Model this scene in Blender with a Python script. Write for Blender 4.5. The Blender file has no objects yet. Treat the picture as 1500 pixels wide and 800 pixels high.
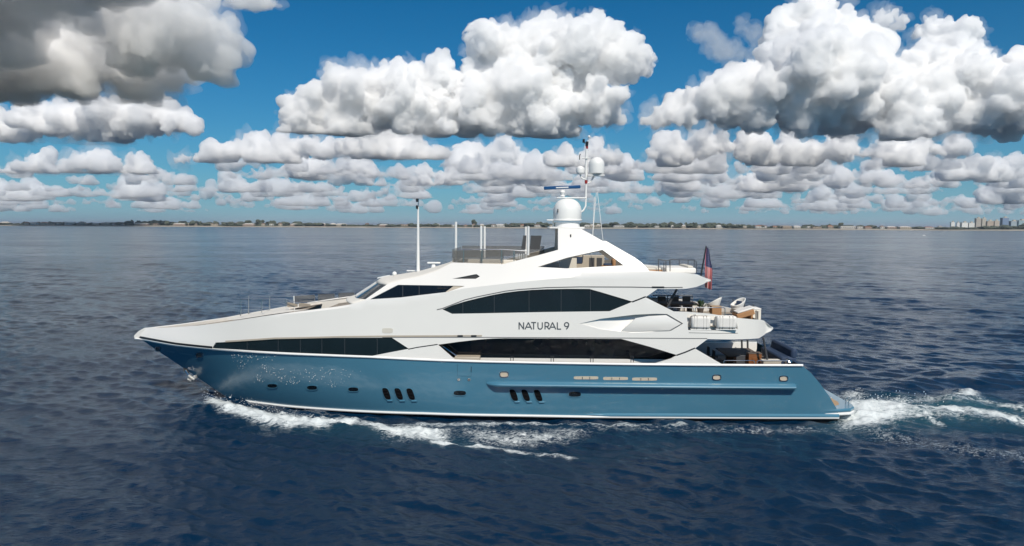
import bpy, bmesh, math, random
import numpy as np
from mathutils import Vector, Matrix, noise
from mathutils.geometry import delaunay_2d_cdt
R = math.radians
scene = bpy.context.scene
COL = scene.collection

# ------------------------------------------------------------------ camera
CAM = Vector((0.0, -39.6, 10.25))
PITCH = math.atan(0.070); ROLL = 0.004; F = 1000.0
_r0 = Vector((1, 0, 0)); _f = Vector((0, math.cos(PITCH), -math.sin(PITCH))); _u0 = Vector((0, math.sin(PITCH), math.cos(PITCH)))
_r = _r0 * math.cos(ROLL) + _u0 * math.sin(ROLL)
_u = _u0 * math.cos(ROLL) - _r0 * math.sin(ROLL)
cd = bpy.data.cameras.new('camera'); cd.sensor_width = 36; cd.lens = 24; cd.clip_start = 0.5; cd.clip_end = 150000
co = bpy.data.objects.new('camera', cd); COL.objects.link(co); scene.camera = co
M = Matrix((( _r.x, _u.x, -_f.x, CAM.x), (_r.y, _u.y, -_f.y, CAM.y), (_r.z, _u.z, -_f.z, CAM.z), (0, 0, 0, 1)))
co.matrix_world = M

# ------------------------------------------------------------------ sky, sun, exposure
SUN_DIR = Vector((0.11, -0.38, 0.42)).normalized()
world = bpy.data.worlds.new('World'); scene.world = world; world.use_nodes = True
wt = world.node_tree; bgn = wt.nodes['Background']
sky = wt.nodes.new('ShaderNodeTexSky'); sky.sky_type = 'NISHITA'; sky.sun_disc = False
sky.sun_elevation = math.asin(SUN_DIR.z); sky.sun_rotation = math.atan2(SUN_DIR.x, SUN_DIR.y)
sky.air_density = 1.0; sky.dust_density = 0.0; sky.ozone_density = 4.0
tint = wt.nodes.new('ShaderNodeMix'); tint.data_type = 'RGBA'; tint.blend_type = 'MULTIPLY'; tint.inputs[0].default_value = 1.0; tint.inputs[7].default_value = (0.02, 0.42, 0.62, 1)
wt.links.new(sky.outputs[0], tint.inputs[6])
# pale haze low over the horizon
wg = wt.nodes.new('ShaderNodeNewGeometry'); wsx = wt.nodes.new('ShaderNodeSeparateXYZ'); wt.links.new(wg.outputs['Incoming'], wsx.inputs[0])
wa = wt.nodes.new('ShaderNodeMath'); wa.operation = 'ABSOLUTE'; wt.links.new(wsx.outputs['Z'], wa.inputs[0])
wm = wt.nodes.new('ShaderNodeMath'); wm.operation = 'MULTIPLY'; wm.inputs[1].default_value = -12.0; wt.links.new(wa.outputs[0], wm.inputs[0])
we = wt.nodes.new('ShaderNodeMath'); we.operation = 'EXPONENT'; wt.links.new(wm.outputs[0], we.inputs[0])
wx = wt.nodes.new('ShaderNodeMix'); wx.data_type = 'RGBA'; wx.inputs[7].default_value = (2.5, 3.75, 4.6, 1)
wt.links.new(we.outputs[0], wx.inputs[0]); wt.links.new(tint.outputs[2], wx.inputs[6]); wt.links.new(wx.outputs[2], bgn.inputs[0])
bgn.inputs[1].default_value = 0.11
sl = bpy.data.lights.new('sun', 'SUN'); sl.energy = 4.4; sl.angle = R(0.5); sl.color = (1.0, 0.93, 0.82)
so = bpy.data.objects.new('sun', sl); COL.objects.link(so); so.rotation_euler = SUN_DIR.to_track_quat('Z', 'Y').to_euler(); so.location = (20, -36, 60)
vs = scene.view_settings; vs.view_transform = 'Standard'; vs.look = 'None'; vs.gamma = 1; vs.exposure = 0.0; vs.use_curve_mapping = False
cy = scene.cycles; cy.use_denoising = True; cy.max_bounces = 40; cy.volume_bounces = 32; cy.transparent_max_bounces = 12
cy.diffuse_bounces = 4; cy.glossy_bounces = 4; cy.transmission_bounces = 6; cy.caustics_reflective = False; cy.caustics_refractive = False

# ------------------------------------------------------------------ helpers
YAW = R(-1.5)
_cy, _sy = math.cos(-YAW), math.sin(-YAW)
def ray(px, py):
    d = _f + _r * ((px - 750) / F) + _u * ((400 - py) / F)
    return CAM, d
def bray(px, py):                       # the same ray in the yacht's own frame
    o, d = ray(px, py)
    rot = lambda v: Vector((v.x * _cy - v.y * _sy, v.x * _sy + v.y * _cy, v.z))
    return rot(o), rot(d)
def onS(px, py, S, off=0.0):            # point of the ray on the surface y = -(S(x,z)+off)
    o, d = bray(px, py); y = -3.0
    for _ in range(60):
        t = (y - o.y) / d.y; x = o.x + t * d.x; z = o.z + t * d.z
        y += 0.6 * (-(S(x, z) + off) - y)
    return Vector((x, y, z))
def onY(px, py, Y):
    o, d = bray(px, py); t = (Y - o.y) / d.y
    return o + d * t
def onZ(px, py, z=0.0):                 # world point on a level plane
    o, d = ray(px, py); t = (z - o.z) / d.z
    return o + d * t

def tag(o, label=None, cat=None, group=None, kind=None):
    if label: o['label'] = label
    if cat: o['category'] = cat
    if group: o['group'] = group
    if kind: o['kind'] = kind
    return o
def empty(name, loc=(0, 0, 0), rz=0):
    o = bpy.data.objects.new(name, None); COL.objects.link(o); o.location = loc; o.rotation_euler = (0, 0, rz); return o
def link_mesh(name, me, mat, parent=None, sharp=30):
    if mat: me.materials.append(mat)
    o = bpy.data.objects.new(name, me); COL.objects.link(o)
    if parent is not None: o.parent = parent
    if sharp is not None and len(me.polygons):
        me.polygons.foreach_set('use_smooth', np.ones(len(me.polygons), bool))
        me.set_sharp_from_angle(angle=R(sharp))
    return o

class MB:
    def __init__(s): s.v = []; s.f = []
    def add(s, vs, fs):
        n = len(s.v); s.v += [tuple(p) for p in vs]; s.f += [tuple(i + n for i in f) for f in fs]; return s
    def box(s, c, size, rz=0, ry=0, rx=0, taper=1.0):
        m = Matrix.Rotation(rz, 3, 'Z') @ Matrix.Rotation(ry, 3, 'Y') @ Matrix.Rotation(rx, 3, 'X')
        hx, hy, hz = size[0] / 2, size[1] / 2, size[2] / 2
        vs = []
        for z in (-1, 1):
            k = taper if z > 0 else 1
            for x, y in ((-1, -1), (1, -1), (1, 1), (-1, 1)): vs.append(m @ Vector((x * hx * k, y * hy * k, z * hz)) + Vector(c))
        return s.add(vs, [(3, 2, 1, 0), (4, 5, 6, 7), (0, 1, 5, 4), (1, 2, 6, 5), (2, 3, 7, 6), (3, 0, 4, 7)])
    def tube(s, pts, r, n=8, r2=None):
        pts = [Vector(p) for p in pts]; N = len(pts); rings = []
        prev = None
        for i, p in enumerate(pts):
            if i == 0: t = pts[1] - p
            elif i == N - 1: t = p - pts[i - 1]
            else: t = (pts[i + 1] - p).normalized() + (p - pts[i - 1]).normalized()
            t.normalize()
            if prev is None:
                a = Vector((0, 0, 1)) if abs(t.z) < .9 else Vector((1, 0, 0))
                prev = t.cross(a).normalized()
            u = (prev - t * prev.dot(t)).normalized(); w = t.cross(u); prev = u
            rr = r if r2 is None else r + (r2 - r) * i / (N - 1)
            rings.append([p + (u * math.cos(2 * math.pi * k / n) + w * math.sin(2 * math.pi * k / n)) * rr for k in range(n)])
        vs = [q for rg in rings for q in rg]
        fs = [(i * n + k, i * n + (k + 1) % n, (i + 1) * n + (k + 1) % n, (i + 1) * n + k) for i in range(N - 1) for k in range(n)]
        fs.append(tuple(range(n - 1, -1, -1))); fs.append(tuple((N - 1) * n + k for k in range(n)))
        return s.add(vs, fs)
    def lathe(s, prof, c, n=28):        # prof: (radius, z)
        c = Vector(c); vs = []; m = len(prof)
        for r, z in prof:
            for k in range(n): a = 2 * math.pi * k / n; vs.append(c + Vector((r * math.cos(a), r * math.sin(a), z)))
        fs = [(i * n + k, i * n + (k + 1) % n, (i + 1) * n + (k + 1) % n, (i + 1) * n + k) for i in range(m - 1) for k in range(n)]
        fs.append(tuple(range(n - 1, -1, -1))); fs.append(tuple((m - 1) * n + k for k in range(n)))
        return s.add(vs, fs)
    def grid(s, rows, flip=False):      # rows of equal length
        m = len(rows); n = len(rows[0]); vs = [p for r in rows for p in r]
        fs = []
        for i in range(m - 1):
            for k in range(n - 1):
                q = (i * n + k, i * n + k + 1, (i + 1) * n + k + 1, (i + 1) * n + k)
                fs.append(q[::-1] if flip else q)
        return s.add(vs, fs)
    def sphere(s, c, r, sz=1.0, n=16):
        prof = [(max(1e-4, r * math.sin(math.pi * i / 10)), -r * sz * math.cos(math.pi * i / 10)) for i in range(11)]
        return s.lathe(prof, c, n)
    def build(s, name, mat, parent=None, sharp=30, bevel=0, solid=0, offset=-1, split=False, weld=0):
        me = bpy.data.meshes.new(name); me.from_pydata(s.v, [], s.f); me.update()
        if weld:
            bm = bmesh.new(); bm.from_mesh(me); bmesh.ops.remove_doubles(bm, verts=bm.verts, dist=weld); bmesh.ops.recalc_face_normals(bm, faces=bm.faces); bm.to_mesh(me); bm.free()
        o = link_mesh(name, me, mat, parent, sharp)
        if solid:
            m = o.modifiers.new('solid', 'SOLIDIFY'); m.thickness = solid; m.offset = offset
            if split: e = o.modifiers.new('edges', 'EDGE_SPLIT'); e.split_angle = R(sharp if sharp else 30)
        if bevel:
            m = o.modifiers.new('bevel', 'BEVEL'); m.width = bevel; m.segments = 2; m.limit_method = 'ANGLE'; m.angle_limit = R(35)
        return o

# ------------------------------------------------------------------ materials
def mat(name, col, rough=0.5, metal=0.0, coat=0.0, spec=0.5, var=0.0, vscale=3.0, bump=0.0, bscale=20.0):
    m = bpy.data.materials.new(name); m.use_nodes = True; nt = m.node_tree; b = nt.nodes['Principled BSDF']
    b.inputs['Roughness'].default_value = rough; b.inputs['Metallic'].default_value = metal
    b.inputs['Coat Weight'].default_value = coat; b.inputs['Coat Roughness'].default_value = 0.03
    b.inputs['Specular IOR Level'].default_value = spec
    tc = nt.nodes.new('ShaderNodeTexCoord'); no = nt.nodes.new('ShaderNodeTexNoise'); no.inputs['Scale'].default_value = vscale; no.inputs['Detail'].default_value = 5
    nt.links.new(tc.outputs['Object'], no.inputs['Vector'])
    mx = nt.nodes.new('ShaderNodeMix'); mx.data_type = 'RGBA'
    mx.inputs[6].default_value = (*[c * (1 - var) for c in col], 1); mx.inputs[7].default_value = (*[min(1, c * (1 + var)) for c in col], 1)
    nt.links.new(no.outputs[0], mx.inputs[0]); nt.links.new(mx.outputs[2], b.inputs['Base Color'])
    if bump:
        n2 = nt.nodes.new('ShaderNodeTexNoise'); n2.inputs['Scale'].default_value = bscale; n2.inputs['Detail'].default_value = 4
        nt.links.new(tc.outputs['Object'], n2.inputs['Vector'])
        bp = nt.nodes.new('ShaderNodeBump'); bp.inputs['Strength'].default_value = bump; bp.inputs['Distance'].default_value = 0.02
        nt.links.new(n2.outputs[0], bp.inputs['Height']); nt.links.new(bp.outputs[0], b.inputs['Normal'])
    return m
WHITE = mat('white_gelcoat', (0.78, 0.76, 0.72), 0.3, coat=0.9, var=0.03, vscale=0.6, bump=0.02, bscale=1.2)
DECKW = mat('white_nonslip', (0.72, 0.69, 0.63), 0.75, spec=.25, var=0.04)
WHITE2 = mat('white_paint', (0.8, 0.8, 0.78), 0.4, var=0.03)
BLUE = mat('blue_hull_paint', (0.062, 0.19, 0.28), 0.32, metal=0.05, coat=0.8, var=0.06, vscale=0.5, bump=0.03, bscale=0.8)
BLACKB = mat('black_antifouling', (0.012, 0.012, 0.014), 0.5, var=0.3)
GLASS = mat('dark_glass', (0.006, 0.010, 0.015), 0.04, spec=0.4, var=0.5, vscale=0.7)
VENTB = mat('vent_black', (0.008, 0.008, 0.009), 0.95, spec=0.05)
BLACK = mat('black_plastic', (0.012, 0.012, 0.014), 0.4, var=0.2)
GREYD = mat('dark_grey', (0.06, 0.062, 0.066), 0.5, var=0.2)
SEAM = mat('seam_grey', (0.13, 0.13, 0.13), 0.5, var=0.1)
LETTER = mat('letter_steel', (0.11, 0.12, 0.13), 0.35, metal=0.3)
STEEL = mat('stainless_steel', (0.62, 0.62, 0.62), 0.18, metal=1.0, var=0.1)
TEAK = mat('teak', (0.42, 0.28, 0.16), 0.6, var=0.15, vscale=6, bump=0.1)
TEAKD = mat('weathered_teak', (0.30, 0.255, 0.205), 0.7, var=0.15, vscale=4, bump=0.1)
WOOD = mat('varnished_wood', (0.22, 0.085, 0.03), 0.3, coat=0.4, var=0.25, vscale=5)
WICKER = mat('wicker', (0.38, 0.2, 0.09), 0.7, var=0.35, vscale=40, bump=0.4, bscale=60)
CUSH = mat('cream_cushion', (0.66, 0.62, 0.54), 0.85, var=0.06, bump=0.1)
WCUSH = mat('white_cushion', (0.75, 0.73, 0.69), 0.85, var=0.05, bump=0.1)
NAVY = mat('navy_fabric', (0.02, 0.04, 0.085), 0.75, var=0.2, bump=0.2)
BROWN = mat('brown_cover', (0.11, 0.085, 0.068), 0.7, var=0.2, bump=0.2)
TAN = mat('tan_panel', (0.42, 0.37, 0.3), 0.55, var=0.08)
BEIGE = mat('beige_metal', (0.72, 0.6, 0.46), 0.35, metal=0.25, var=0.15, vscale=8)
RADARB = mat('radar_blue', (0.01, 0.07, 0.2), 0.35, var=0.1)
REDL = mat('red_lens', (0.3, 0.02, 0.015), 0.3)
GREEN = mat('plant_green', (0.05, 0.09, 0.04), 0.6, var=0.4, vscale=10)
def tinted():
    m = bpy.data.materials.new('tinted_glass'); m.use_nodes = True; nt = m.node_tree; b = nt.nodes['Principled BSDF']
    b.inputs['Base Color'].default_value = (0.15, 0.14, 0.125, 1); b.inputs['Roughness'].default_value = 0.06; b.inputs['Alpha'].default_value = 0.42
    return m
TINT = tinted()

# ------------------------------------------------------------------ the yacht's lines
def ss(a, b, x):
    t = min(1.0, max(0.0, (x - a) / (b - a))); return t * t * (3 - 2 * t)
BMAX, BWL = 3.78, 3.52
XB, ZB0 = -22.2, 3.5
def stem_x(z):
    return XB + (ZB0 - z) * 1.48 if z < ZB0 else XB + (z - ZB0) * 0.9
def aft(x): return 1 - 0.045 * max(0.0, (x - 5) / 12) ** 2
def S_hull(x, z):
    t = min(1.0, max(0.0, z / 3.3)); x0 = stem_x(min(z, ZB0))
    L = 16.5 + 0.0 * (1 - t); p = 2.3 * t + 2.1 * (1 - t)
    s = min(1.0, max(0.0, (x - x0) / L))
    b = BWL + (BMAX - BWL) * t ** 0.8
    if z < 0: b *= 1 + 0.15 * z
    return max(0.03, b * (1 - (1 - s) ** p) * aft(x))
def S_base(x, z):                       # above the sheer: the flared side carried straight up, leaning in a little
    x0 = stem_x(max(z, ZB0)) * (1 - ss(-20, -14, x)) + XB * ss(-20, -14, x)
    s = min(1.0, max(0.0, (x - x0) / 16.5))
    return max(0.03, BMAX * (1 - (1 - s) ** 2.3) * aft(x) - 0.045 * max(0, z - 3.2) * ss(-20, -12, x))
SHEER_PX = [(198, 497), (229, 502.5), (257, 507.2), (311, 512.6), (350, 515.2), (420, 519.5), (480, 522), (540, 524.3), (600, 527.4), (640, 529.2), (700, 531), (820, 533.5), (900, 534.8), (1000, 536), (1100, 536.6), (1150, 536.7), (1176, 536.7)]
SH = [onS(a, b, lambda x, z: S_hull(x, max(z, 3.3))) for a, b in SHEER_PX]
_shx = [p.x for p in SH]; _shz = [p.z for p in SH]
def zsheer(x): return float(np.interp(x, _shx, _shz))
K2_PX = [(380, 463), (447, 458), (495, 452), (516, 447), (542, 440), (587, 437), (617, 433), (640, 430), (681, 422.5), (740, 415.5), (800, 409.5), (860, 404.5), (951, 399), (1021, 403.5), (1042, 411)]
_k2 = [onS(a, b, S_base) for a, b in K2_PX]; _k2x = [p.x for p in _k2]; _k2z = [p.z for p in _k2]
def S_sup(x, z):
    b = S_base(x, z)
    zk = float(np.interp(x, _k2x, _k2z, left=9))
    if z > zk:
        k = float(np.interp(x, [-15, -11.5, -9, -4, 0, 4, 9], [0.6, 0.6, 0.75, 0.65, 0.5, 0.42, 0.42]))
        b -= k * (z - zk)
    if z > 6.3 and x > 6.5: b -= 1.9 * min(1.0, (x - 6.5) / 4.4) ** 2.6          # flybridge tail draws in
    if 4.0 < z < 6.3 and x > 9.5: b -= 1.5 * min(1.0, (x - 9.5) / 4.6) ** 3.0      # upper aft deck tail draws in
    return max(0.03, b)

yacht = empty('motor_yacht', (0, 0, 0), YAW)
tag(yacht, 'large blue hulled motor yacht with white superstructure and black windows under way', 'yacht')

# ------------------------------------------------------------------ sheet on a side surface
def dens(loop, step):
    out = []
    for i in range(len(loop)):
        a = loop[i]; b = loop[(i + 1) % len(loop)]; n = max(1, int(math.hypot(b[0] - a[0], b[1] - a[1]) / step))
        out += [(a[0] + (b[0] - a[0]) * k / n, a[1] + (b[1] - a[1]) * k / n) for k in range(n)]
    return out
def inside(poly, pts):
    P = np.array(poly); x, y = pts[:, 0], pts[:, 1]; r = np.zeros(len(pts), bool); j = len(P) - 1
    for i in range(len(P)):
        xi, yi = P[i]; xj, yj = P[j]
        if yi != yj:
            c = ((yi > y) != (yj > y)) & (x < (xj - xi) * (y - yi) / (yj - yi) + xi); r ^= c
        j = i
    return r
def segdist(pts, a, b):
    a = np.array(a); b = np.array(b); ab = b - a; L = ab @ ab + 1e-12
    t = np.clip(((pts - a) @ ab) / L, 0, 1); d = pts - (a + t[:, None] * ab); return np.hypot(d[:, 0], d[:, 1])
def sheet(name, outer, holes, S, material, parent, off=0.0, thick=0.0, creases=(), step=0.22, mirror=True, depth=None, sharp=16):
    xz = lambda lp: [(p.x, p.z) for p in (onS(a, b, S, off) for a, b in lp)]
    O = dens(xz(outer), step); H = [dens(xz(h), step) for h in holes]
    Cr = []
    for c in creases:
        q = xz(c); d = []
        for i in range(len(q) - 1):
            a, b = q[i], q[i + 1]; n = max(1, int(math.hypot(b[0] - a[0], b[1] - a[1]) / step))
            d += [(a[0] + (b[0] - a[0]) * k / n, a[1] + (b[1] - a[1]) * k / n) for k in range(n)]
        d.append(q[-1]); Cr.append(d)
    V = []; E = []
    for lp in [O] + H:
        n = len(V); V += lp; E += [(n + i, n + (i + 1) % len(lp)) for i in range(len(lp))]
    for d in Cr:
        n = len(V); V += d; E += [(n + i, n + i + 1) for i in range(len(d) - 1)]
    A = np.array(V); lo = A.min(0); hi = A.max(0)
    gx, gz = np.meshgrid(np.arange(lo[0], hi[0], step), np.arange(lo[1], hi[1], step)); g = np.stack([gx.ravel(), gz.ravel()], 1)
    keep = inside(O, g)
    for h in H: keep &= ~inside(h, g)
    g = g[keep]
    if len(g):
        dmin = np.full(len(g), 9.0)
        for a, b in E: dmin = np.minimum(dmin, segdist(g, V[a], V[b]))
        g = g[dmin > step * 0.45]
    allv = [Vector(p) for p in V] + [Vector((float(p[0]), float(p[1]))) for p in g]
    rv, re, rf, *_ = delaunay_2d_cdt(allv, E, [], 0, 1e-5)
    rv2 = np.array([(p.x, p.y) for p in rv])
    cen = np.array([rv2[list(f)].mean(0) for f in rf]); ok = inside(O, cen)
    for h in H: ok &= ~inside(h, cen)
    F_ = [f for f, k in zip(rf, ok) if k]
    used = sorted({i for f in F_ for i in f}); mp = {i: k for k, i in enumerate(used)}
    P = []
    for i in used:
        x, z = rv2[i]; s = S(x, z) + off - (depth(x, z) if depth else 0)
        P.append((x, -s, z))
    fs = []
    for f in F_:
        a, b, c = [rv2[i] for i in f]; cr = (b[0] - a[0]) * (c[1] - a[1]) - (b[1] - a[1]) * (c[0] - a[0])
        f = [mp[i] for i in f]; fs.append(tuple(f) if cr > 0 else tuple(f[::-1]))
    if mirror:
        m2 = MB(); m2.add([(x, -y, z) for x, y, z in P], [f[::-1] for f in fs]); m2.build(name, material, parent, sharp=sharp, solid=thick, split=True)
    mb = MB(); mb.add(P, fs)
    return mb.build(name, material, parent, sharp=sharp, solid=thick, split=True)
def ribbon(name, pts, S, w, material, parent, off=0.006, mirror=False, h=0.012):
    P = [onS(a, b, S, off) if not isinstance(a, Vector) else a for a, b in pts]
    Q = []
    for i in range(len(P) - 1):
        n = max(1, int((P[i + 1] - P[i]).length / 0.3)); Q += [P[i].lerp(P[i + 1], k / n) for k in range(n)]
    Q.append(P[-1])
    rows = [[], [], [], []]
    for i, p in enumerate(Q):
        t = (Q[min(i + 1, len(Q) - 1)] - Q[max(i - 1, 0)]); t = Vector((t.x, 0, t.z)).normalized(); n = Vector((-t.z, 0, t.x))
        a = p + n * w / 2; b = p - n * w / 2
        pa = Vector((a.x, -(S(a.x, a.z) + off), a.z)); pb = Vector((b.x, -(S(b.x, b.z) + off), b.z))
        rows[0].append(pa + Vector((0, h, 0))); rows[1].append(pa); rows[2].append(pb); rows[3].append(pb + Vector((0, h, 0)))
    mb = MB(); mb.grid(rows, flip=False)
    if mirror: mb.grid([[Vector((p.x, -p.y, p.z)) for p in r] for r in rows], flip=True)
    return mb.build(name, material, parent)
def resample(P, n):
    L = [0]
    for i in range(len(P) - 1): L.append(L[-1] + (P[i + 1] - P[i]).length)
    out = []
    for k in range(n):
        s = L[-1] * k / (n - 1); i = 0
        while i < len(P) - 2 and L[i + 1] < s: i += 1
        t = (s - L[i]) / max(1e-9, L[i + 1] - L[i]); out.append(P[i].lerp(P[i + 1], min(1, t)))
    return out
def span(name, near, material, parent, center=None, dz=0.0, inset=0.02, n=40, m=13, solid=0.0, flip=False, offset=-1, sharp=30):
    near = resample(near, n); cen = resample(center, n) if center else None
    rows = []
    for i, p in enumerate(near):
        s = max(0.01, -p.y - inset); r = []
        for k in range(m):
            a = -1 + 2 * k / (m - 1); w = 1 - a * a
            q = Vector((p.x, a * s, p.z + dz))
            if cen: q.x += (cen[i].x - p.x) * w; q.z += (cen[i].z - p.z) * w
            r.append(q)
        rows.append(r)
    mb = MB(); mb.grid(rows, flip=not flip)
    return mb.build(name, material, parent, solid=solid, offset=offset, sharp=sharp)

# ------------------------------------------------------------------ hull
TR_PX = [(1176, 536.7), (1187, 545.5), (1200.5, 561), (1215.6, 582), (1228, 603)]
TR = [onS(a, b, S_hull) for a, b in TR_PX]; _trz = [p.z for p in TR][::-1]; _trx = [p.x for p in TR][::-1]
def transom_x(z): return float(np.interp(z, [-1] + _trz, [_trx[0] + 0.05] + _trx))
ROWS = 26; COLS = 110
def hull_rows(z0f, z1f, rows):
    G = []
    for r in range(rows + 1):
        t = r / rows; row = []
        for k in range(COLS + 1):
            u = k / COLS; u = u ** 1.25
            z = z1f(0) if False else None
            xa = -17; x = 0
            zz = 2.0
            for _ in range(12):
                x0 = stem_x(min(zz, ZB0)); x1 = transom_x(zz); x = x0 + (x1 - x0) * u
                zz = z0f(x) * (1 - t) + z1f(x) * t
            row.append(Vector((x, -S_hull(x, zz) if k else 0.0, zz)))
        G.append(row)
    return G
BOOT_PX = [(318, 578.5), (345, 586), (420, 595.5), (500, 601.5), (620, 606.5), (740, 609.5), (860, 611.5), (1000, 612.3), (1100, 612.8), (1228, 613)]
_bt = [onS(a, b, S_hull) for a, b in BOOT_PX]
def zboot(x): return float(np.interp(x, [p.x for p in _bt], [p.z for p in _bt]))
def hull_mesh(name, z0f, z1f, rows, material, cap=True):
    G = hull_rows(z0f, z1f, rows); mb = MB(); mb.grid(G, flip=False)
    mb.grid([[Vector((p.x, -p.y, p.z)) for p in r] for r in G], flip=True)
    if cap: mb.grid([[r[-1], Vector((r[-1].x, -r[-1].y, r[-1].z))] for r in G], flip=False)
    return mb.build(name, material, yacht, sharp=40, weld=.004)
hull = hull_mesh('hull', zboot, zsheer, ROWS, BLUE)
hull_mesh('hull_bottom', lambda x: -1.1, zboot, 6, BLACKB)
def rail(name, path, prof, S, material, parent, taper=(0, 0), mirror=True, step=0.3):   # path px or Vectors; prof (out, up)
    P = [p if isinstance(p, Vector) else onS(p[0], p[1], S) for p in path]
    L = sum((P[i + 1] - P[i]).length for i in range(len(P) - 1)); Q = resample(P, max(4, int(L / step)))
    rows = []; s = 0
    for i, p in enumerate(Q):
        d = L * i / (len(Q) - 1); k = 1.0
        if taper[0]: k = min(k, max(0.02, d / taper[0]))
        if taper[1]: k = min(k, max(0.02, (L - d) / taper[1]))
        k = k ** 0.6
        rows.append([Vector((p.x, -(S(p.x, p.z) + o * k), p.z + u * (0.4 + 0.6 * k))) for o, u in prof])
    mb = MB(); mb.grid(rows, flip=True)
    mb.add(rows[0], [tuple(range(len(prof)))]); mb.add(rows[-1], [tuple(range(len(prof) - 1, -1, -1))])
    if mirror:
        m2 = MB(); m2.grid([[Vector((p.x, -p.y, p.z)) for p in r] for r in rows], flip=False); m2.build(name, material, parent, sharp=35)
    return mb.build(name, material, parent, sharp=35)
SHEER_TOP = [Vector((p.x, p.y, p.z + 0.03)) for p in SH]
rail('sheer_stripe', SHEER_TOP, [(-0.03, 0.085), (0.03, 0.075), (0.06, 0.035), (0.06, 0.0), (0.03, -0.035), (-0.03, -0.04)], lambda x, z: S_hull(x, max(z, 3.3)), WHITE2, yacht)
ribbon('bow_seam', [(197.5, 493.6), (229, 498.5), (257, 503.4), (290, 507), (311, 509)], S_sup, 0.12, BLACK, yacht, off=0.006)
# spray rail along the waterline: blue cap over a white edge
RAILP = [Vector((p.x, p.y, p.z + 0.05)) for p in [_bt[0].lerp(_bt[1], .7)] + _bt[1:]]
rail('spray_rail', RAILP, [(-0.03, 0.06), (0.09, 0.05), (0.11, 0.0), (0.09, -0.05), (-0.03, -0.07)], S_hull, WHITE2, yacht)
RAILC = [Vector((p.x, p.y, p.z + 0.17)) for p in _bt if p.x > 2.5]
rail('rail_cap', RAILC, [(-0.03, 0.1), (0.05, 0.06), (0.11, 0.0), (0.115, -0.06), (-0.03, -0.065)], S_hull, BLUE, yacht, taper=(1.2, 0))
# long fender bulge
rail('rubbing_fender', [(713, 561.5), (800, 562.4), (900, 563.4), (1000, 564.3), (1100, 565), (1167, 565.6)],
     [(-0.05, 0.14), (0.16, 0.13), (0.30, 0.07), (0.36, -0.02), (0.33, -0.10), (0.20, -0.13), (-0.05, -0.13)], S_hull, BLUE, yacht, taper=(0.55, 0.12), step=0.15)

def stadium(cx, cy, w, h, slant=0.0, n=8, sq=2.6):
    out = []
    for k in range(4 * n):
        a = 2 * math.pi * k / (4 * n); c, s_ = math.cos(a), math.sin(a)
        x = w / 2 * math.copysign(abs(c) ** (2 / sq), c); y = h / 2 * math.copysign(abs(s_) ** (2 / sq), s_)
        out.append((cx + x + slant * y, cy + y))
    return out
def disc_patch(mb, loop_px, S, off, back=0.0, flipped=False):
    P = [onS(a, b, S, off) for a, b in loop_px]; n = len(P)
    c = sum(P, Vector()) / n; c.y = -(S(c.x, c.z) + off)
    mb.add(P + [c] + [p + Vector((0, 0.05, 0)) for p in P], [(n, i, (i + 1) % n) for i in range(n)] + [(i, n + 1 + i, n + 1 + (i + 1) % n, (i + 1) % n) for i in range(n)])
def ring_patch(mb, l0, l1, S, off):
    P = [onS(a, b, S, off) for a, b in l0]; Q = [onS(a, b, S, off) for a, b in l1]; n = len(P)
    B = [p + Vector((0, 0.06, 0)) for p in P]; Bq = [p + Vector((0, 0.06, 0)) for p in Q]
    f = []
    for i in range(n):
        j = (i + 1) % n; f += [(i, j, n + j, n + i), (i, 2 * n + i, 2 * n + j, j), (n + i, n + j, 3 * n + j, 3 * n + i)]
    mb.add(P + Q + B + Bq, f)
def port(cx, cy, w, h, name='porthole', slant=0.0, sq=3.0, rim=1.0, rmat=BLUE, gmat=GLASS, gname='glass'):
    mb = MB(); ring_patch(mb, stadium(cx, cy, w + 2 * rim, h + 2 * rim, slant, sq=sq), stadium(cx, cy, w, h, slant, sq=sq), S_hull, 0.035)
    o = mb.build(name, rmat, yacht)
    g = MB(); disc_patch(g, stadium(cx, cy, w + .6, h + .6, slant, sq=sq), S_hull, 0.008); g.build(gname, gmat, o)
    return o
for cx, cy, w, h in ((398.6, 565.5, 14, 5.5), (457, 568.2, 14.5, 6), (517.5, 570.6, 14.5, 6), (673.5, 576, 18, 7), (842, 577.7, 18, 7.5)):
    port(cx, cy, w, h)
for cx, cy in ((566, 577), (584, 577.3), (601.5, 577.6), (752.5, 579), (770, 579.2), (788.3, 579.4)):
    o = port(cx, cy, 9.5, 17, 'hull_vent', slant=0.33, sq=3.2, rim=0.8, gmat=VENTB, gname='grille')
    g = MB()
    for k in range(3):
        y = cy - 4.5 + 4.5 * k; a = onS(cx - 3.4 + .33 * (y - cy), y, S_hull, 0.02); b = onS(cx + 3.4 + .33 * (y - cy), y + .5, S_hull, 0.02)
        MB().tube([a, b], 0.02, 6).build('slat', VENTB, o)
    l = MB(); a = onS(cx - 1.5 + .33 * 9, cy + 10, S_hull, 0.03); b = onS(cx + 6 + .33 * 9, cy + 10, S_hull, 0.03); l.tube([a + Vector((0, .03, 0)), b + Vector((0, .03, 0))], 0.06, 8); l.build('lip', BLUE, o)
for cx, cy, w, h in ((738.5, 548.6, 11, 6.5), (1050, 553, 10.5, 6), (1148, 554.6, 10.5, 6), (231, 511.3, 6, 5), (291.5, 520.3, 8, 6)):
    port(cx, cy, w, h, 'fairlead', sq=3.2, rim=1.3, rmat=STEEL, gmat=BEIGE if cx > 300 else GREYD, gname='roller_plate')
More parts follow.
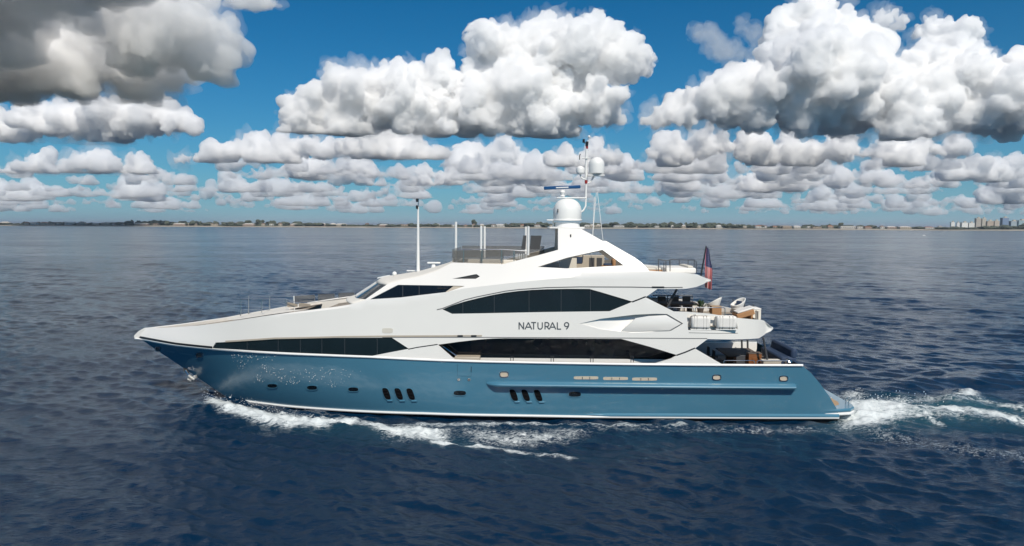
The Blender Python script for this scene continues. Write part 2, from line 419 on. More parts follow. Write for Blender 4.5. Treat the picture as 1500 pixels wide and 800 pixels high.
for x0, x1, y in ((840.5, 876.5, 553.6), (883.5, 920, 554.6), (926, 962.5, 555.4)):
    g = MB(); disc_patch(g, stadium((x0 + x1) / 2, y, x1 - x0, 4.4, sq=6), S_hull, 0.015)
    o = g.build('hull_louvre', BEIGE, yacht)
    for k in (-.15, .15):
        xx = (x0 + x1) / 2 + k * (x1 - x0); MB().tube([onS(xx, y - 1.6, S_hull, .02), onS(xx, y + 1.6, S_hull, .02)], .02, 6).build('clip', STEEL, o)
for x0, x1, y0, y1 in ((244, 256, 514.2, 516.4), (263, 281, 517.6, 520)):
    ribbon('bow_plate', [(x0, y0), (x1, y1)], S_hull, 0.1, mat('pale_blue_plate', (0.1, 0.22, 0.3), .3), yacht, off=0.01)
door = ribbon('boarding_door', [(670, 533), (670, 550.8), (690, 551.4), (690.3, 546)], S_hull, 0.018, mat('door_seam', (0.02, 0.07, 0.11), .4), yacht, off=0.004)
g = MB(); g.tube([onS(690.3, 537, S_hull, .04), onS(690.3, 544.5, S_hull, .04)], .018); g.build('handle', STEEL, door)
for cx in (672, 687):
    g = MB(); disc_patch(g, stadium(cx, 556.2, 4.5, 4, sq=2), S_hull, 0.03); g.build('deck_fitting', STEEL, yacht)
# anchor in its pocket
a0 = onS(272, 543, S_hull, 0.05); an = MB()
an.tube([a0, onS(282, 557, S_hull, .25)], 0.06, 8); anchor = an.build('anchor', STEEL, yacht)
an = MB(); c = onS(281, 553, S_hull, .28)
an.box(c, (0.46, 0.2, 0.12), ry=R(35)); an.box(c + Vector((-.1, -.1, -.1)), (0.24, .4, .07), ry=R(35), rz=R(25)); an.box(c + Vector((.17, .05, .02)), (0.16, .26, .2), ry=R(-15))
an.build('fluke', mat('galvanised', (.5, .5, .48), .45, metal=.4, var=.2), anchor, bevel=.03)
g = MB(); disc_patch(g, stadium(272, 543, 7, 8, slant=.5), S_hull, .01); g.build('anchor_pocket', GREYD, yacht)

# swim platform
zp = 0.56; xs0 = transom_x(0.6) - 1.2; pl = []
xe = onY(1249, 605, -2.4).x; hw = 3.42; xq_ = xe - .52
for x, y in ((xs0, -hw), (xq_ - .6, -hw), (xq_, -hw + .15), (xe - .17, -hw + .5), (xe, -hw + 1.1), (xe, hw - 1.1), (xe - .17, hw - .5), (xq_, hw - .15), (xq_ - .6, hw), (xs0, hw)): pl.append((x, y))
def slab(name, loop, z0, z1, material, parent, bevel=0.0):
    n = len(loop); mb = MB()
    mb.add([(x, y, z0) for x, y in loop] + [(x, y, z1) for x, y in loop], [tuple(range(n - 1, -1, -1)), tuple(range(n, 2 * n))] + [(i, (i + 1) % n, n + (i + 1) % n, n + i) for i in range(n)])
    return mb.build(name, material, parent, bevel=bevel)
sp = slab('swim_platform', pl, 0.37, zp, BLUE, yacht, .06)
slab('platform_edge', [(x + .02 * (x > 17), y * .995) for x, y in pl], 0.2, 0.368, WHITE2, sp, .05)
slab('teak_planking', [(x if x < 16 else x - .6, y * .84) for x, y in pl], zp, zp + .012, TEAK, sp)
for dy in (-.25, .1): MB().tube([(xe - .35, -2.4 + dy, zp), (xe - .35, -2.4 + dy, zp + .25), (xe - .27, -2.5 + dy, zp + .38)], .025).build('cleat', STEEL, sp)

# ------------------------------------------------------------------ superstructure sides
OUTER = [(196.5, 492), (203, 485), (211, 480.6), (246, 480), (290, 477), (342, 470), (384, 463.5), (420, 458.5), (447, 455), (495, 449), (516, 445.5), (534, 439.5), (568, 416),
 (590, 410), (615, 405), (640, 397), (655, 389), (663, 384.5), (700, 385.8), (737, 387), (760, 381), (790, 373.5), (817.5, 366), (817.5, 334.5), (851, 335), (882.5, 353), (887.5, 353), (910, 366), (930, 377.5), (940, 385), (951, 396.5),
 (1000, 399.5), (1021, 402), (1042, 411), (1030, 416.5), (1020, 420.5), (1005, 423), (963, 423.3), (945.5, 435.5), (987, 456.3), (1007, 456.8), (1039, 459.5), (1079, 465.5), (1112.5, 468.4), (1119, 469.5), (1133, 481), (1129.5, 485), (1112, 495.5),
 (1036.5, 496.7), (1018, 510.5), (1060.5, 535.3)] + [(a, b - 1.3) for a, b in SHEER_PX[::-1] if a < 1060]
H_UP = [(648, 453.3), (663, 447.3), (681, 441.7), (700, 437), (720, 432.5), (740, 428.8), (760, 426.3), (780, 424.7), (800, 423.8), (830, 423.2), (863.5, 423.4), (880, 428), (900, 434), (927, 442), (910, 449), (893, 456), (800, 457.2), (700, 459.2), (662, 459.8)]
H_FW = [(310.5, 510.2), (316, 501.8), (350, 500.3), (402, 497), (450, 495.7), (500, 495), (573.7, 494.6), (599, 511), (570, 516.5), (540, 522.5), (480, 520), (420, 517.4), (350, 513)]
H_SD = [(641.5, 505), (670, 501), (700, 497.6), (722, 496), (739, 495.6), (800, 495.8), (910, 496.5), (950, 507.5), (992, 520.3), (983, 525.4), (960, 532.2), (900, 531.8), (820, 530.4), (700, 527.8), (666, 526.5)]
H_PH = [(541.5, 438.6), (583, 417.3), (666, 418.6), (681, 419), (655, 427.8), (617, 432.2), (587, 435.8)]
H_FV = [(662, 408.4), (694, 402.2), (698, 401.6), (703, 405), (697, 408.5)]
H_AR = [(787.5, 391), (831, 377.5), (882.5, 366), (914, 389), (870, 391.2), (830, 393.3)]
H_SC = [(850, 474), (880, 467), (930, 461), (960, 459.7), (977, 460), (1001, 474), (982, 485.3), (925, 487.3), (880, 482.5)]
H_LR = [(1006, 460), (1039, 462.2), (1078, 466.8), (1081, 482), (1070, 484), (1008, 483.5)]
KCREASE = [[(384, 463.5), (447, 458), (495, 452.3), (516, 449), (542, 444), (587, 440), (617, 435), (640, 430.5), (681, 422.5), (740, 415.5), (770, 412.4), (800, 409.5), (860, 404.7), (951, 399.8), (1021, 404)]]
sup = sheet('superstructure', OUTER, [H_UP, H_FW, H_SD, H_PH, H_FV, H_AR, H_SC, H_LR], S_sup, WHITE, yacht, thick=0.1, creases=KCREASE, step=0.25, sharp=22)
def grow(poly, k):
    cx = sum(p[0] for p in poly) / len(poly); cy_ = sum(p[1] for p in poly) / len(poly)
    out = []
    n = len(poly)
    area = sum(poly[i][0] * poly[(i + 1) % n][1] - poly[(i + 1) % n][0] * poly[i][1] for i in range(n)); sg = 1 if area > 0 else -1
    for i in range(n):
        a, b, c = poly[i - 1], poly[i], poly[(i + 1) % n]
        e1 = Vector((b[0] - a[0], b[1] - a[1])).normalized(); e2 = Vector((c[0] - b[0], c[1] - b[1])).normalized()
        nn = Vector((e1.y + e2.y, -(e1.x + e2.x)))
        nn = nn.normalized() if nn.length > 1e-6 else Vector((e1.y, -e1.x))
        out.append((b[0] + nn.x * k * sg, b[1] + nn.y * k * sg))
    return out
def window(poly, mullions, name='window', material=GLASS, off=-0.07):
    w = sheet(name, grow(poly, 1.2), [], S_sup, material, yacht, off=off, step=0.5)
    for a, b in mullions: ribbon('mullion', [a, b], S_sup, 0.03, SEAM_D, w, off=off + 0.006)
    return w
SEAM_D = mat('mullion_grey', (0.035, 0.04, 0.045), .4)
window(H_UP, [((678, 444), (678, 459)), ((724, 432), (724, 458.6)), ((775, 425.5), (775, 457.7)), ((822, 423.6), (822, 457)), ((865, 424.5), (865, 456.5))])
window(H_FW, [((362, 500), (362, 513.6)), ((407.5, 497), (407.5, 516.6)), ((440, 496.2), (440, 518.2)), ((471.5, 495.6), (471.5, 519.5)), ((505, 495.2), (505, 521)), ((552.6, 495), (552.6, 519))])
phw = window([(541.5, 438.6), (583, 417.3), (667, 418.6), (655, 427.8), (617, 432.2), (587, 435.8)], [((614, 418), (614, 432.4)), ((590, 417.6), (590, 435.4))], off=-.06)
sheet('window_niche', [(666, 418), (683, 418.4), (655, 429), (652, 428.4)], [], S_sup, TAN, yacht, off=-.055, step=.3)
fv = sheet('side_vent', grow(H_FV, 1), [], S_sup, BLACK, yacht, off=-.08, step=.3)
# grooves and feature lines
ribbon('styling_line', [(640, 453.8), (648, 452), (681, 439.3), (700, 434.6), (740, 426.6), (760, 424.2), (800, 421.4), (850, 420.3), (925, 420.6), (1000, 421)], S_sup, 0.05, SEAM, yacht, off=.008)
ribbon('vent_slot', [(955, 420.9), (973, 421)], S_sup, 0.09, BLACK, yacht, off=.014)
ribbon('knuckle_strip', [(330, 500.3), (402, 495.6), (500, 493.4), (573, 492.6), (640, 492.4), (706, 492)], S_sup, 0.085, TAN, yacht, off=.012)
for a, b in ((670, 678), (690, 698)): ribbon('strip_clip', [(a, 492.3), (b, 492.2)], S_sup, 0.09, BLACK, yacht, off=.02)
ribbon('seam_shade_line', [(560, 494.3), (640, 494.2), (739, 494.4), (900, 495.2), (1036, 496)], S_sup, 0.04, SEAM, yacht, off=.006)
ribbon('seam_shade_line', [(598, 511.6), (612, 508.8), (641, 504.6)], S_sup, 0.05, BLACK, yacht, off=.006)
ribbon('seam_shade_line', [(926, 442.4), (936, 438.6), (946, 434.6)], S_sup, 0.07, BLACK, yacht, off=.006)  # black strip painted for the shadow line in the gap between fins
ribbon('seam_shade_line', [(991, 520.6), (1004, 516), (1018, 510)], S_sup, 0.07, BLACK, yacht, off=.006)
hatch = MB(); disc_patch(hatch, stadium(567.5, 484.5, 16, 7.5, sq=4), S_sup, .012); hatch.build('side_hatch', mat('hatch_cream', (.6, .57, .5), .5), yacht)
# scoop behind the lettering
ZT = onS(950, 460, S_sup).z; ZB = onS(950, 487, S_sup).z; XL = onS(850, 474, S_sup).x; XM = onS(925, 474, S_sup).x
sheet('air_scoop', grow(H_SC, .8), [], S_sup, WHITE, yacht, depth=lambda x, z: 0.04 + 0.34 * max(0, min(1, (z - ZB) / (ZT - ZB))) ** 0.8 * ss(XL - .1, XM, x), step=.2, sharp=50)
SC2 = [(908, 487), (931, 466), (950, 463), (976, 461.8), (997.5, 474), (981, 483.7), (925, 486)]
sheet('scoop_fairing', SC2, [], S_sup, WHITE, yacht, off=0.0, thick=.12, step=.2, depth=lambda x, z: -0.05 + .09 * abs((z - (ZT + ZB) / 2) / (ZT - ZB) * 2) ** 2.2, sharp=40)
# raft niche
sheet('niche', grow(H_LR, 1.0), [], S_sup, WHITE, yacht, depth=lambda x, z: 0.42, step=.3)
ribbon('seam_shade_line', [(1009, 487.5), (1081, 488.2)], S_sup, 0.025, SEAM, yacht, off=.005)

# lettering
def arc(cx, cy, rx, ry, a0, a1, n=10): return [(cx + rx * math.cos(R(a0 + (a1 - a0) * k / n)), cy - ry * math.sin(R(a0 + (a1 - a0) * k / n))) for k in range(n + 1)]
T0, T1 = 472.6, 482.2
GL = [[(760.4, T1), (760.4, T0), (767, T1), (767, T0)],
      [(769.2, T1), (774, T0), (778.8, T1)], [(771, 479.3), (777, 479.3)],
      [(778.4, T0), (785, T0)], [(781.7, T0), (781.7, T1)],
      [(788, T0)] + arc(791.2, 478.9, 3.2, 3.3, 180, 360, 12) + [(794.4, T0)],
      [(798.4, T1), (798.4, T0), (801.2, T0)] + arc(801.2, 475.5, 2.9, 2.9, 90, -90, 8) + [(798.4, 478.4)], [(801, 478.4), (804.3, T1)],
      [(804.8, T1), (809.4, T0), (814, T1)], [(806.6, 479.3), (812.2, 479.3)],
      [(816.4, T0), (816.4, T1), (821.6, T1)],
      arc(830, 475.6, 3.1, 3.0, 0, 360, 14), arc(824, 475.4, 9.1, 8.5, 0, -52, 6)]
S_let = S_sup
for grp in ((0,), (1, 2), (3, 4), (5,), (6, 7), (8, 9), (10,), (11, 12)):
  mb = MB()
  for st in (GL[i] for i in grp):
      P = [onS(a, b, S_let, .012) for a, b in st]
      for i in range(len(P) - 1):
          a, b = P[i], P[i + 1]; t = (b - a).normalized(); n = Vector((-t.z, 0, t.x)); w = .03; e = t * .012
          q = [a - e + n * w, a - e - n * w, b + e - n * w, b + e + n * w]
          mb.add(q + [p + Vector((0, .03, 0)) for p in q], [(0, 1, 2, 3), (1, 0, 4, 5), (3, 2, 6, 7), (0, 3, 7, 4), (2, 1, 5, 6)])
  mb.build('name_letter', LETTER, yacht, sharp=None)


# ------------------------------------------------------------------ decks, roofs, glass across the ship
sup_pt = lambda a, b: onS(a, b, S_sup)
fd = [sup_pt(a, b) for a, b in ((214, 481), (246, 480), (290, 477), (342, 470), (384, 463.5), (420, 458.5), (447, 455), (495, 449), (516, 445.5))]
span('foredeck', fd[:6], TEAKD, yacht, dz=-0.22, inset=.08, n=30)
span('foredeck_ramp', [p + Vector((0, 0, 0)) for p in fd[3:7]], DECKW, yacht, center=[onY(a, b, 0) for a, b in ((335, 466.5), (368, 460), (400, 454.5), (425, 450.5))], dz=-.02, inset=.75, n=20)
span('lounge_floor', fd[6:], TEAKD, yacht, dz=-0.35, inset=.1, n=12)
for k in range(-2, 3):
    if k: 
        g = MB(); g.tube([fd[1] * 1 + Vector((1.0, 0, -.2)) - Vector((0, fd[1].y * (1 - .3 * k), 0)), Vector((fd[4].x, .42 * k, fd[4].z - .2))], .02, 6); g.build('deck_trim', BROWN, yacht)
cow_n = [sup_pt(a, b) for a, b in ((516, 445.5), (525, 442.5), (535, 439))]
span('cowl', cow_n, DECKW, yacht, center=[onY(a, b, 0) for a, b in ((512, 434.5), (518, 433), (524, 432))], n=6, solid=.05)
span('windscreen', [sup_pt(a, b) + Vector((.03, .04, 0)) for a, b in ((535, 438.7), (567.5, 416.5))], GLASS, yacht, center=[onY(a, b, 0) for a, b in ((523, 432.2), (555, 411.8))], n=8, sharp=60)
for yy in (-1.2, 0, 1.2):
    a = onY(523, 432.2, 0); b = onY(555, 411.8, 0); w = 1 - (yy / 2.6) ** 2
    A = sup_pt(535, 438.7); B = sup_pt(567.5, 416.5)
    p0 = Vector((A.x + (a.x - A.x) * w - .03, yy, A.z + (a.z - A.z) * w + .03)); p1 = Vector((B.x + (b.x - B.x) * w - .03, yy, B.z + (b.z - B.z) * w + .03))
    g = MB(); g.tube([p0, p1], .03, 6); g.build('windscreen_bar', WHITE2, yacht)
rn = [sup_pt(a, b) for a, b in ((567, 416.5), (590, 410), (615, 405), (640, 397), (655, 389), (663, 384.5))]
rc = [onY(a, b, 0) for a, b in ((553.5, 411), (560, 405.8), (585, 402.3), (613, 397.5), (640, 390), (663, 382.8))]
span('wheelhouse_roof', rn, DECKW, yacht, center=rc, n=24, m=17, solid=.16)
# flybridge floor, roof edges
fl = [sup_pt(a, b) for a, b in ((663, 384.5), (737, 387), (800, 398), (860, 394), (940, 394), (951, 396.5), (1000, 399.5), (1021, 402))]
zf = fl[0].z - .75
span('flybridge_deck', [Vector((p.x, p.y, zf - .1)) for p in fl[:6]], TEAKD, yacht, inset=.15, n=20)
fa = [sup_pt(a, b) for a, b in ((951, 397.5), (1000, 400.5), (1021, 403), (1036, 408.5), (1042, 411))]
span('aft_sun_deck', fa, WHITE, yacht, dz=-.12, inset=.05, n=16)
fu = [sup_pt(a, b) for a, b in ((640, 424), (800, 423.2), (963, 423.2), (1005, 422.8), (1020, 420.4), (1030, 416.4), (1042, 411))]
span('flybridge_soffit', fu, WHITE, yacht, dz=.06, inset=.03, n=50, flip=True)
g = MB(); e = fu[-1]; g.grid([[Vector((e.x, e.y, e.z - .13)), Vector((e.x + .25, 0, e.z - .1)), Vector((e.x, -e.y, e.z - .13))], [e.copy(), Vector((e.x + .25, 0, e.z)), Vector((e.x, -e.y, e.z))]]); g.build('tail_panel', WHITE, yacht)
ud = [sup_pt(a, b) for a, b in ((640, 457), (893, 456), (987, 456.3), (1039, 459.5), (1079, 465.5), (1112.5, 468.4), (1119, 469.5))]
zu = ud[2].z - .8
span('upper_deck', [Vector((p.x, p.y, zu)) for p in ud], TEAKD, yacht, inset=.12, n=40)
uu = [sup_pt(a, b) for a, b in ((575, 494), (739, 494.8), (910, 495.8), (1036, 496.4), (1112, 495.2), (1129.5, 485), (1133, 481))]
span('upper_deck_soffit', uu, WHITE, yacht, dz=.05, inset=.03, n=60, flip=True)
ut = [sup_pt(a, b) for a, b in ((1112.5, 468.4), (1119, 469.5), (1133, 481))]
span('upper_tail_deck', ut, WHITE, yacht, dz=-.03, inset=.02, n=8)
zm = zsheer(5) - .75
md = [Vector((x, -3.6 * aft(x), zm)) for x in (-6, 0, 6, 12, transom_x(zm) - .3)]
span('main_deck', md, TEAKD, yacht, inset=.05, n=12)
bul = [Vector((x, -S_hull(x, 3.5) + .28, zsheer(x) + .02)) for x in np.linspace(8.5, transom_x(3) - .1, 10)]
for sg in (1, -1):
    mb = MB()
    rows = [[Vector((p.x, sg * p.y, p.z - .95)) for p in bul], [Vector((p.x, sg * p.y, p.z)) for p in bul], [Vector((p.x, sg * (p.y - .28), p.z + .005)) for p in bul]]
    mb.grid(rows, flip=sg > 0)
    mb.build('bulwark_cap', WHITE2, yacht)
# saloon wall behind the side deck
yw = 2.75; xa = onY(632, 510, -yw).x; xb = onY(1016, 510, -yw).x
za = onY(800, 494, -yw).z + .12; zg = onY(800, 524.6, -yw).z
for sg in (-1, 1): MB().box(((xa + xb) / 2, sg * yw, (za + zg) / 2), (xb - xa, .08, za - zg)).build('saloon_glass', GLASS, yacht)
for sg in (-1, 1): MB().box(((xa + xb) / 2, sg * yw, (zm + zg) / 2 - .003), (xb - xa, .12, zg - zm)).build('saloon_wall', WHITE, yacht)
mb = MB(); mb.box((xb + .02, 0, (zm + za) / 2), (.1, 2 * yw, za - zm)); mb.build('saloon_doors', GLASS, yacht)
for sg in (-1, 1): MB().box((xa - .05, sg * 3.15, (zm + za) / 2), (.1, .7, za - zm)).build('side_deck_bulkhead', BLACK, yacht)
mb = MB(); mb.tube([onY(645, 505, -3.2), onY(669, 521.5, -3.2)], .035); mb.build('stair_rail', STEEL, yacht)
mb = MB(); p = onY(685, 524.5, -3.25); mb.box(p, (1.35, .7, .22)); mb.build('boarding_step', TAN, yacht, bevel=.03)
for cx in (750, 809, 867, 926):
    st = MB()
    for d in (-1.8, 1.8): st.tube([onS(cx + d, 530.6, S_sup, -.1), onS(cx + d, 524, S_sup, -.12)], .022, 6)
    st.box(onS(cx, 523, S_sup, -.12), (.2, .06, .1)); st.build('fender_bracket', BLACK, yacht)
# arch
ap = onS(817.5, 334.5, S_sup); aq = onS(851, 335, S_sup)
xl = onY(803, 335, 0).x; xr = onY(852, 335, 0).x; zt = ap.z
mb = MB(); mb.box(((xl + xr) / 2, 0, zt + .02), (xr - xl, -2 * ap.y - .1, .13)); mb.build('arch_platform', WHITE, yacht, bevel=.04)
legs = [sup_pt(a, b) for a, b in ((817.5, 366), (817.5, 334.5))]
sl_ = [sup_pt(a, b) for a, b in ((851, 335.5), (882.5, 353.5), (887.5, 353.5), (910, 366.5), (930, 378), (940, 385.5), (951, 397))]
for sg in (-1, 1):
    mb = MB()
    rows = []
    for p in sl_:
        y = -p.y * -sg
        rows.append([Vector((p.x, sg * -p.y, p.z)), Vector((p.x, sg * (-p.y - .62), p.z)), Vector((p.x - .12, sg * (-p.y - .62), p.z - .3)), Vector((p.x - .12, sg * (-p.y - .1), p.z - .3))])
    mb.grid(rows, flip=sg < 0)
    rows = []
    for p in legs:
        rows.append([Vector((p.x, sg * -p.y, p.z)), Vector((p.x, sg * (-p.y - .45), p.z)), Vector((p.x + .3, sg * (-p.y - .45), p.z))])
    mb.grid(rows, flip=sg > 0)
    mb.build('arch_inner_face', WHITE, yacht)
sw = [sup_pt(a, b) for a, b in ((737, 387), (760, 381), (790, 373.5), (817.5, 366))]
for sg in (-1, 1):
    mb = MB()
    mb.grid([[Vector((p.x, sg * (-p.y - .12), p.z - .02)) for p in sw], [Vector((p.x, sg * (-p.y - .16), p.z - .5)) for p in sw]], flip=sg > 0)
    mb.build('coaming_lining', TAN, yacht)


# ------------------------------------------------------------------ masts, domes, rails (parts of the yacht)
def part_tube(name, pts, r, material, parent=yacht, r2=None, n=8):
    return MB().tube(pts, r, n, r2).build(name, material, parent)
p0 = onY(612.5, 397.5, 0); p1 = onY(612.5, 303, 0)
lm = part_tube('signal_mast', [p0, p1], .1, WHITE2, r2=.055, n=12)
MB().tube([p1, onY(613.2, 291, 0)], .03).build('mast_tip', STEEL, lm)
for y0, y1 in ((291, 296), (301, 306)):
    MB().tube([onY(611, y0, -.05), onY(611, y1, -.05)], .07, 10).build('mast_light', BLACK, lm)
def plate(name, x0, x1, y, Y, w, th, material, parent=yacht):
    a = onY(x0, y, Y); b = onY(x1, y, Y); return MB().box((a + b) / 2, (abs(b.x - a.x), w, th)).build(name, material, parent, bevel=min(th, w) * .3)
ra = MB(); a = onY(635, 391, 0); ra.lathe([(.16, 0), (.12, .16), (.1, .26)], a - Vector((0, 0, .12))); rs = ra.build('radar_pedestal', WHITE2, yacht)
plate('radar_arm', 626, 645, 385, 0, .22, .09, WHITE2, rs)
hl = MB(); a = onY(578, 402, -.6); hl.lathe([(.08, -.2), (.06, -.02)], a); sl2 = hl.build('search_light', WHITE2, yacht); MB().sphere(a + Vector((0, 0, .04)), .13).build('lamp', WHITE2, sl2)
a = onY(562, 405.5, .6); MB().box(a, (.7, .5, .07), ry=R(-12)).build('roof_hatch', WHITE2, yacht, bevel=.02)
plate('roof_vent', 596, 612, 396.5, .8, .3, .06, WHITE2)
# flybridge sun-shade posts
for px, yt, yb, Y in ((668, 325, 384, 0.2), (704.8, 331, 386, -2.25), (710, 331.5, 378, 2.3), (774, 331.5, 374, -2.0), (770.3, 332, 372, 2.4)):
    part_tube('awning_post', [onY(px - .2, yb, Y), onY(px, yt, Y)], .065, WHITE2, n=10)
# flybridge wind screen, rail
def panel(name, P, material, parent=yacht, th=.02):
    n = len(P); nn = (P[1] - P[0]).cross(P[2] - P[0]).normalized() * th
    return MB().add(list(P) + [p + nn for p in P], [tuple(range(n)), tuple(range(2 * n - 1, n - 1, -1))] + [(i, n + i, n + (i + 1) % n, (i + 1) % n) for i in range(n)]).build(name, material, parent, sharp=None)
zc = fl[0].z; zr = onY(700, 365.5, -2.5).z
xf = fl[0].x; xq = onY(800, 372, -2.3).x
yn = -2.45; yf_ = 2.45; x737 = fl[1].x
MBs = [(Vector((xf, yf_, zc)), Vector((xq, yf_, zc + .25)), Vector((xq, yf_, zr + .05)), Vector((xf, yf_, zr + .05)))]
panel('wind_screen', MBs[0], TINT)
panel('wind_screen', (Vector((xf - .05, yn, zc - .02)), Vector((xf - .05, yf_, zc - .02)), Vector((xf - .05, yf_, zr)), Vector((xf - .05, yn, zr))), TINT)
panel('wind_screen', (Vector((xf, yn, zc - .05)), Vector((x737, yn, zc - .05)), Vector((x737, yn, zr - .06)), Vector((xf, yn, zr - .06))), TINT)
fr = MB().tube([Vector((xf + .3, yn, zr)), Vector((x737, yn, zr)), onY(772, 368, yn)], .028).build('flybridge_rail', STEEL, yacht)
for px in (679, 706, 735, 753):
    a = onY(px, 366, yn); MB().tube([a, Vector((a.x, yn, zc - .08))], .025).build('rail_post', STEEL, fr)
for k in range(7):
    a = onY(756 + 2.6 * k, 375, yn); MB().tube([a + Vector((0, 0, .12)), a - Vector((0, 0, .15))], .018, 6).build('baluster', WHITE2, fr)
# aft flybridge rails
def railing(name, pts, posts, r=.022, material=STEEL, mids=()):
    o = MB().tube(pts, r).build(name, material, yacht)
    for a, b in posts: MB().tube([a, b], r, 6).build('rail_post', material, o)
    for m in mids: MB().tube(m, r * .7, 6).build('mid_rail', material, o)
    return o
railing('aft_rail', [onY(981, 380.5, 1.6), onY(1016, 381, 1.4), onY(1020, 383, .6)], [(onY(x, 380.5, 1.5), onY(x, 394, 1.5)) for x in (981, 995, 1008)] + [(onY(1017, 381, 1.2), onY(1017, 399, 1.2)), (onY(1020, 383, .6), onY(1020, 400, .6))], .026, GREYD)
railing('aft_rail', [onY(964.5, 379.5, -2.0), onY(975, 382, -2.05), onY(981.5, 381.5, -2.0)], [(onY(x, y, -2.05), onY(x, 397.5, -2.05)) for x, y in ((964.5, 379), (972.5, 385), (975.5, 381.5), (981.5, 381))], .026, GREYD)
# foredeck rails
def frail(Y, xs, y_top, y_end, tail, mid):
    top = [onY(xs[0], y_top, Y), onY(xs[-1], y_top + .3, Y)] + [onY(a, b, Y) for a, b in tail]
    return railing('foredeck_rail', top, [(onY(x, y_top, Y), onY(x, yb, Y)) for x, yb in zip(xs, y_end)], .022, STEEL, [[onY(a, b, Y) for a, b in mid]])
frail(-1.5, (352.5, 383.5, 419), 437.2, (463, 458, 450), ((427, 441), (434, 443.5), (450, 443.5)), ((352.5, 453), (383.5, 453.4)))
frail(1.6, (364, 395, 430), 433.3, (460, 455, 450), ((461, 431.6),), ((364, 450), (395, 450)))
for x0, x1, yt0, yt1, yb0, yb1 in ((431, 461, 433, 431.5, 444.5, 441.5), (466, 490, 430.6, 429.8, 441, 437), (496, 519, 429.2, 428.2, 436.5, 433)):
    P = [onY(x0, yb0, 1.9), onY(x1, yb1, 1.9), onY(x1, yt1, 1.9), onY(x0, yt0, 1.9)]
    o = panel('glass_balustrade', P, TINT); MB().tube([P[0], P[3], P[2], P[1]], .022, 6).build('frame', STEEL, o)
for x0, x1, yb, yt in ((421, 436, 450, 446), (438, 455, 449.6, 446.5)):
    panel('lounge_coaming', [onY(x0, yb, -1.2), onY(x1, yb - .6, -1.2), onY(x1, yt - .5, -1.2), onY(x0, yt - 3.5, -1.2)], TEAKD)
MB().tube([onY(430.5, 433.5, 0), onY(431.5, 457, 0)], .03).build('jack_staff', WHITE2, yacht)
# upper and main deck rails
def hoop(name, x0, x1, y, yb, Y, r=.024):
    a = onY(x0, yb, Y); b = onY(x0, y + 1.5, Y); c = onY(x0 + 1.5, y, Y); d = onY(x1 - 1.5, y, Y); e = onY(x1, y + 1.5, Y); f = onY(x1, yb, Y)
    return MB().tube([a, b, c, d, e, f], r).build(name, STEEL, yacht)
Yn = -3.35
hoop('deck_rail', 978, 1015.5, 450.6, 457, Yn); hoop('deck_rail', 1018.5, 1062, 450.8, 462, Yn)
hoop('deck_rail', 1060, 1105, 528.2, 536, -3.5); hoop('deck_rail', 1109, 1158, 528.4, 536, -3.5)
railing('deck_rail', [onY(956, 432.5, 3.2), onY(1014, 433.4, 3.1)], [(onY(x, 433, 3.15), onY(x, 449, 3.15)) for x in (978, 1014)], .03, GREYD, [[onY(956, 437, 3.2), onY(1014, 437.6, 3.1)]])
for x, y0, y1, Y in ((1053, 433.5, 450, 2.9), (1074, 437.5, 452, 2.7), (1090.5, 442, 456, 2.4), (1103.5, 446, 462, 1.9), (1107.5, 455, 468, -2.5), (1110, 456, 468, -2.2)):
    part_tube('rail_stanchion', [onY(x, y1, Y), onY(x, y0, Y)], .035, GREYD)
part_tube('deck_strut', [onY(974, 457, -2.6), onY(991.5, 423.5, -2.6)], .06, GREYD)
part_tube('deck_strut', [onY(1125, 534, -2.7), onY(1118, 494, -2.7)], .06, GREYD)
part_tube('deck_strut', [onY(1095.5, 520, 2.6), onY(1095, 497, 2.6)], .06, GREYD); part_tube('deck_strut', [onY(1087, 516, 2.8), onY(1086.5, 497, 2.8)], .06, GREYD)
# radar arch gear
Cx = onY(831, 321, 0)
def pz(px, py): return onY(px, py, 0)
base = pz(831, 333.5); rd = 40.5 / 2 / 1000 * 40.2
gp = MB().lathe([(.72, 0), (.7, .3)], base, 32).build('dome_pedestal', WHITE2, yacht)
a = pz(831, 322.4); MB().lathe([(.84, -.05), (.86, 0), (.84, .05)], a, 36).build('dome_plate', WHITE2, yacht)
MB().box(pz(812, 322.5), (.9, .5, .07)).build('dome_bracket', WHITE2, yacht, bevel=.02)
MB().tube([pz(810.5, 333), pz(810.5, 324)], .05).build('dome_strut', WHITE2, yacht)
zb = pz(831, 321.4).z; zt2 = pz(831, 291).z; H = zt2 - zb
prof = [(rd * .97, 0), (rd, .06)] + [(rd, H * .38)] + [(rd * math.cos(R(q)) ** .8, H * .38 + H * .62 * math.sin(R(q))) for q in range(10, 90, 10)] + [(.02, H)]
big = MB().lathe(prof, Vector((Cx.x, 0, zb)), 40).build('satellite_dome', WHITE2, yacht)
MB().box(pz(816.5, 309) + Vector((0, -.62, 0)), (.05, .06, .2)).build('latch', GREYD, big)
plate('radar_shelf', 815, 858, 290, 0, .3, .07, WHITE2)
a = pz(824, 288.6); rp = MB().lathe([(.13, 0), (.15, .05), (.11, .12), (.15, .2), (.17, .28), (.12, .37), (.03, .42)], a, 20).build('radar_motor', WHITE2, yacht)
a = pz(797, 275.7); b = pz(850, 273.6); a.y = -.15; b.y = .15
MB().box((a + b) / 2, ((b - a).length, .16, .19), ry=-math.atan2((b - a).z, (b - a).x)).build('radar_scanner', RADARB, rp, bevel=.03)
MB().box((a + b) / 2 + Vector((0, -.084, -.005)), (.72, .01, .06), ry=-math.atan2((b - a).z, (b - a).x)).build('scanner_stripe', WHITE2, rp)
part_tube('mast_stay', [pz(851, 311), pz(855, 308), pz(858, 302), pz(858.4, 290)], .05, WHITE2)
mm = part_tube('mast', [pz(858.4, 291), pz(858.6, 266)], .06, WHITE2, r2=.06, n=10)
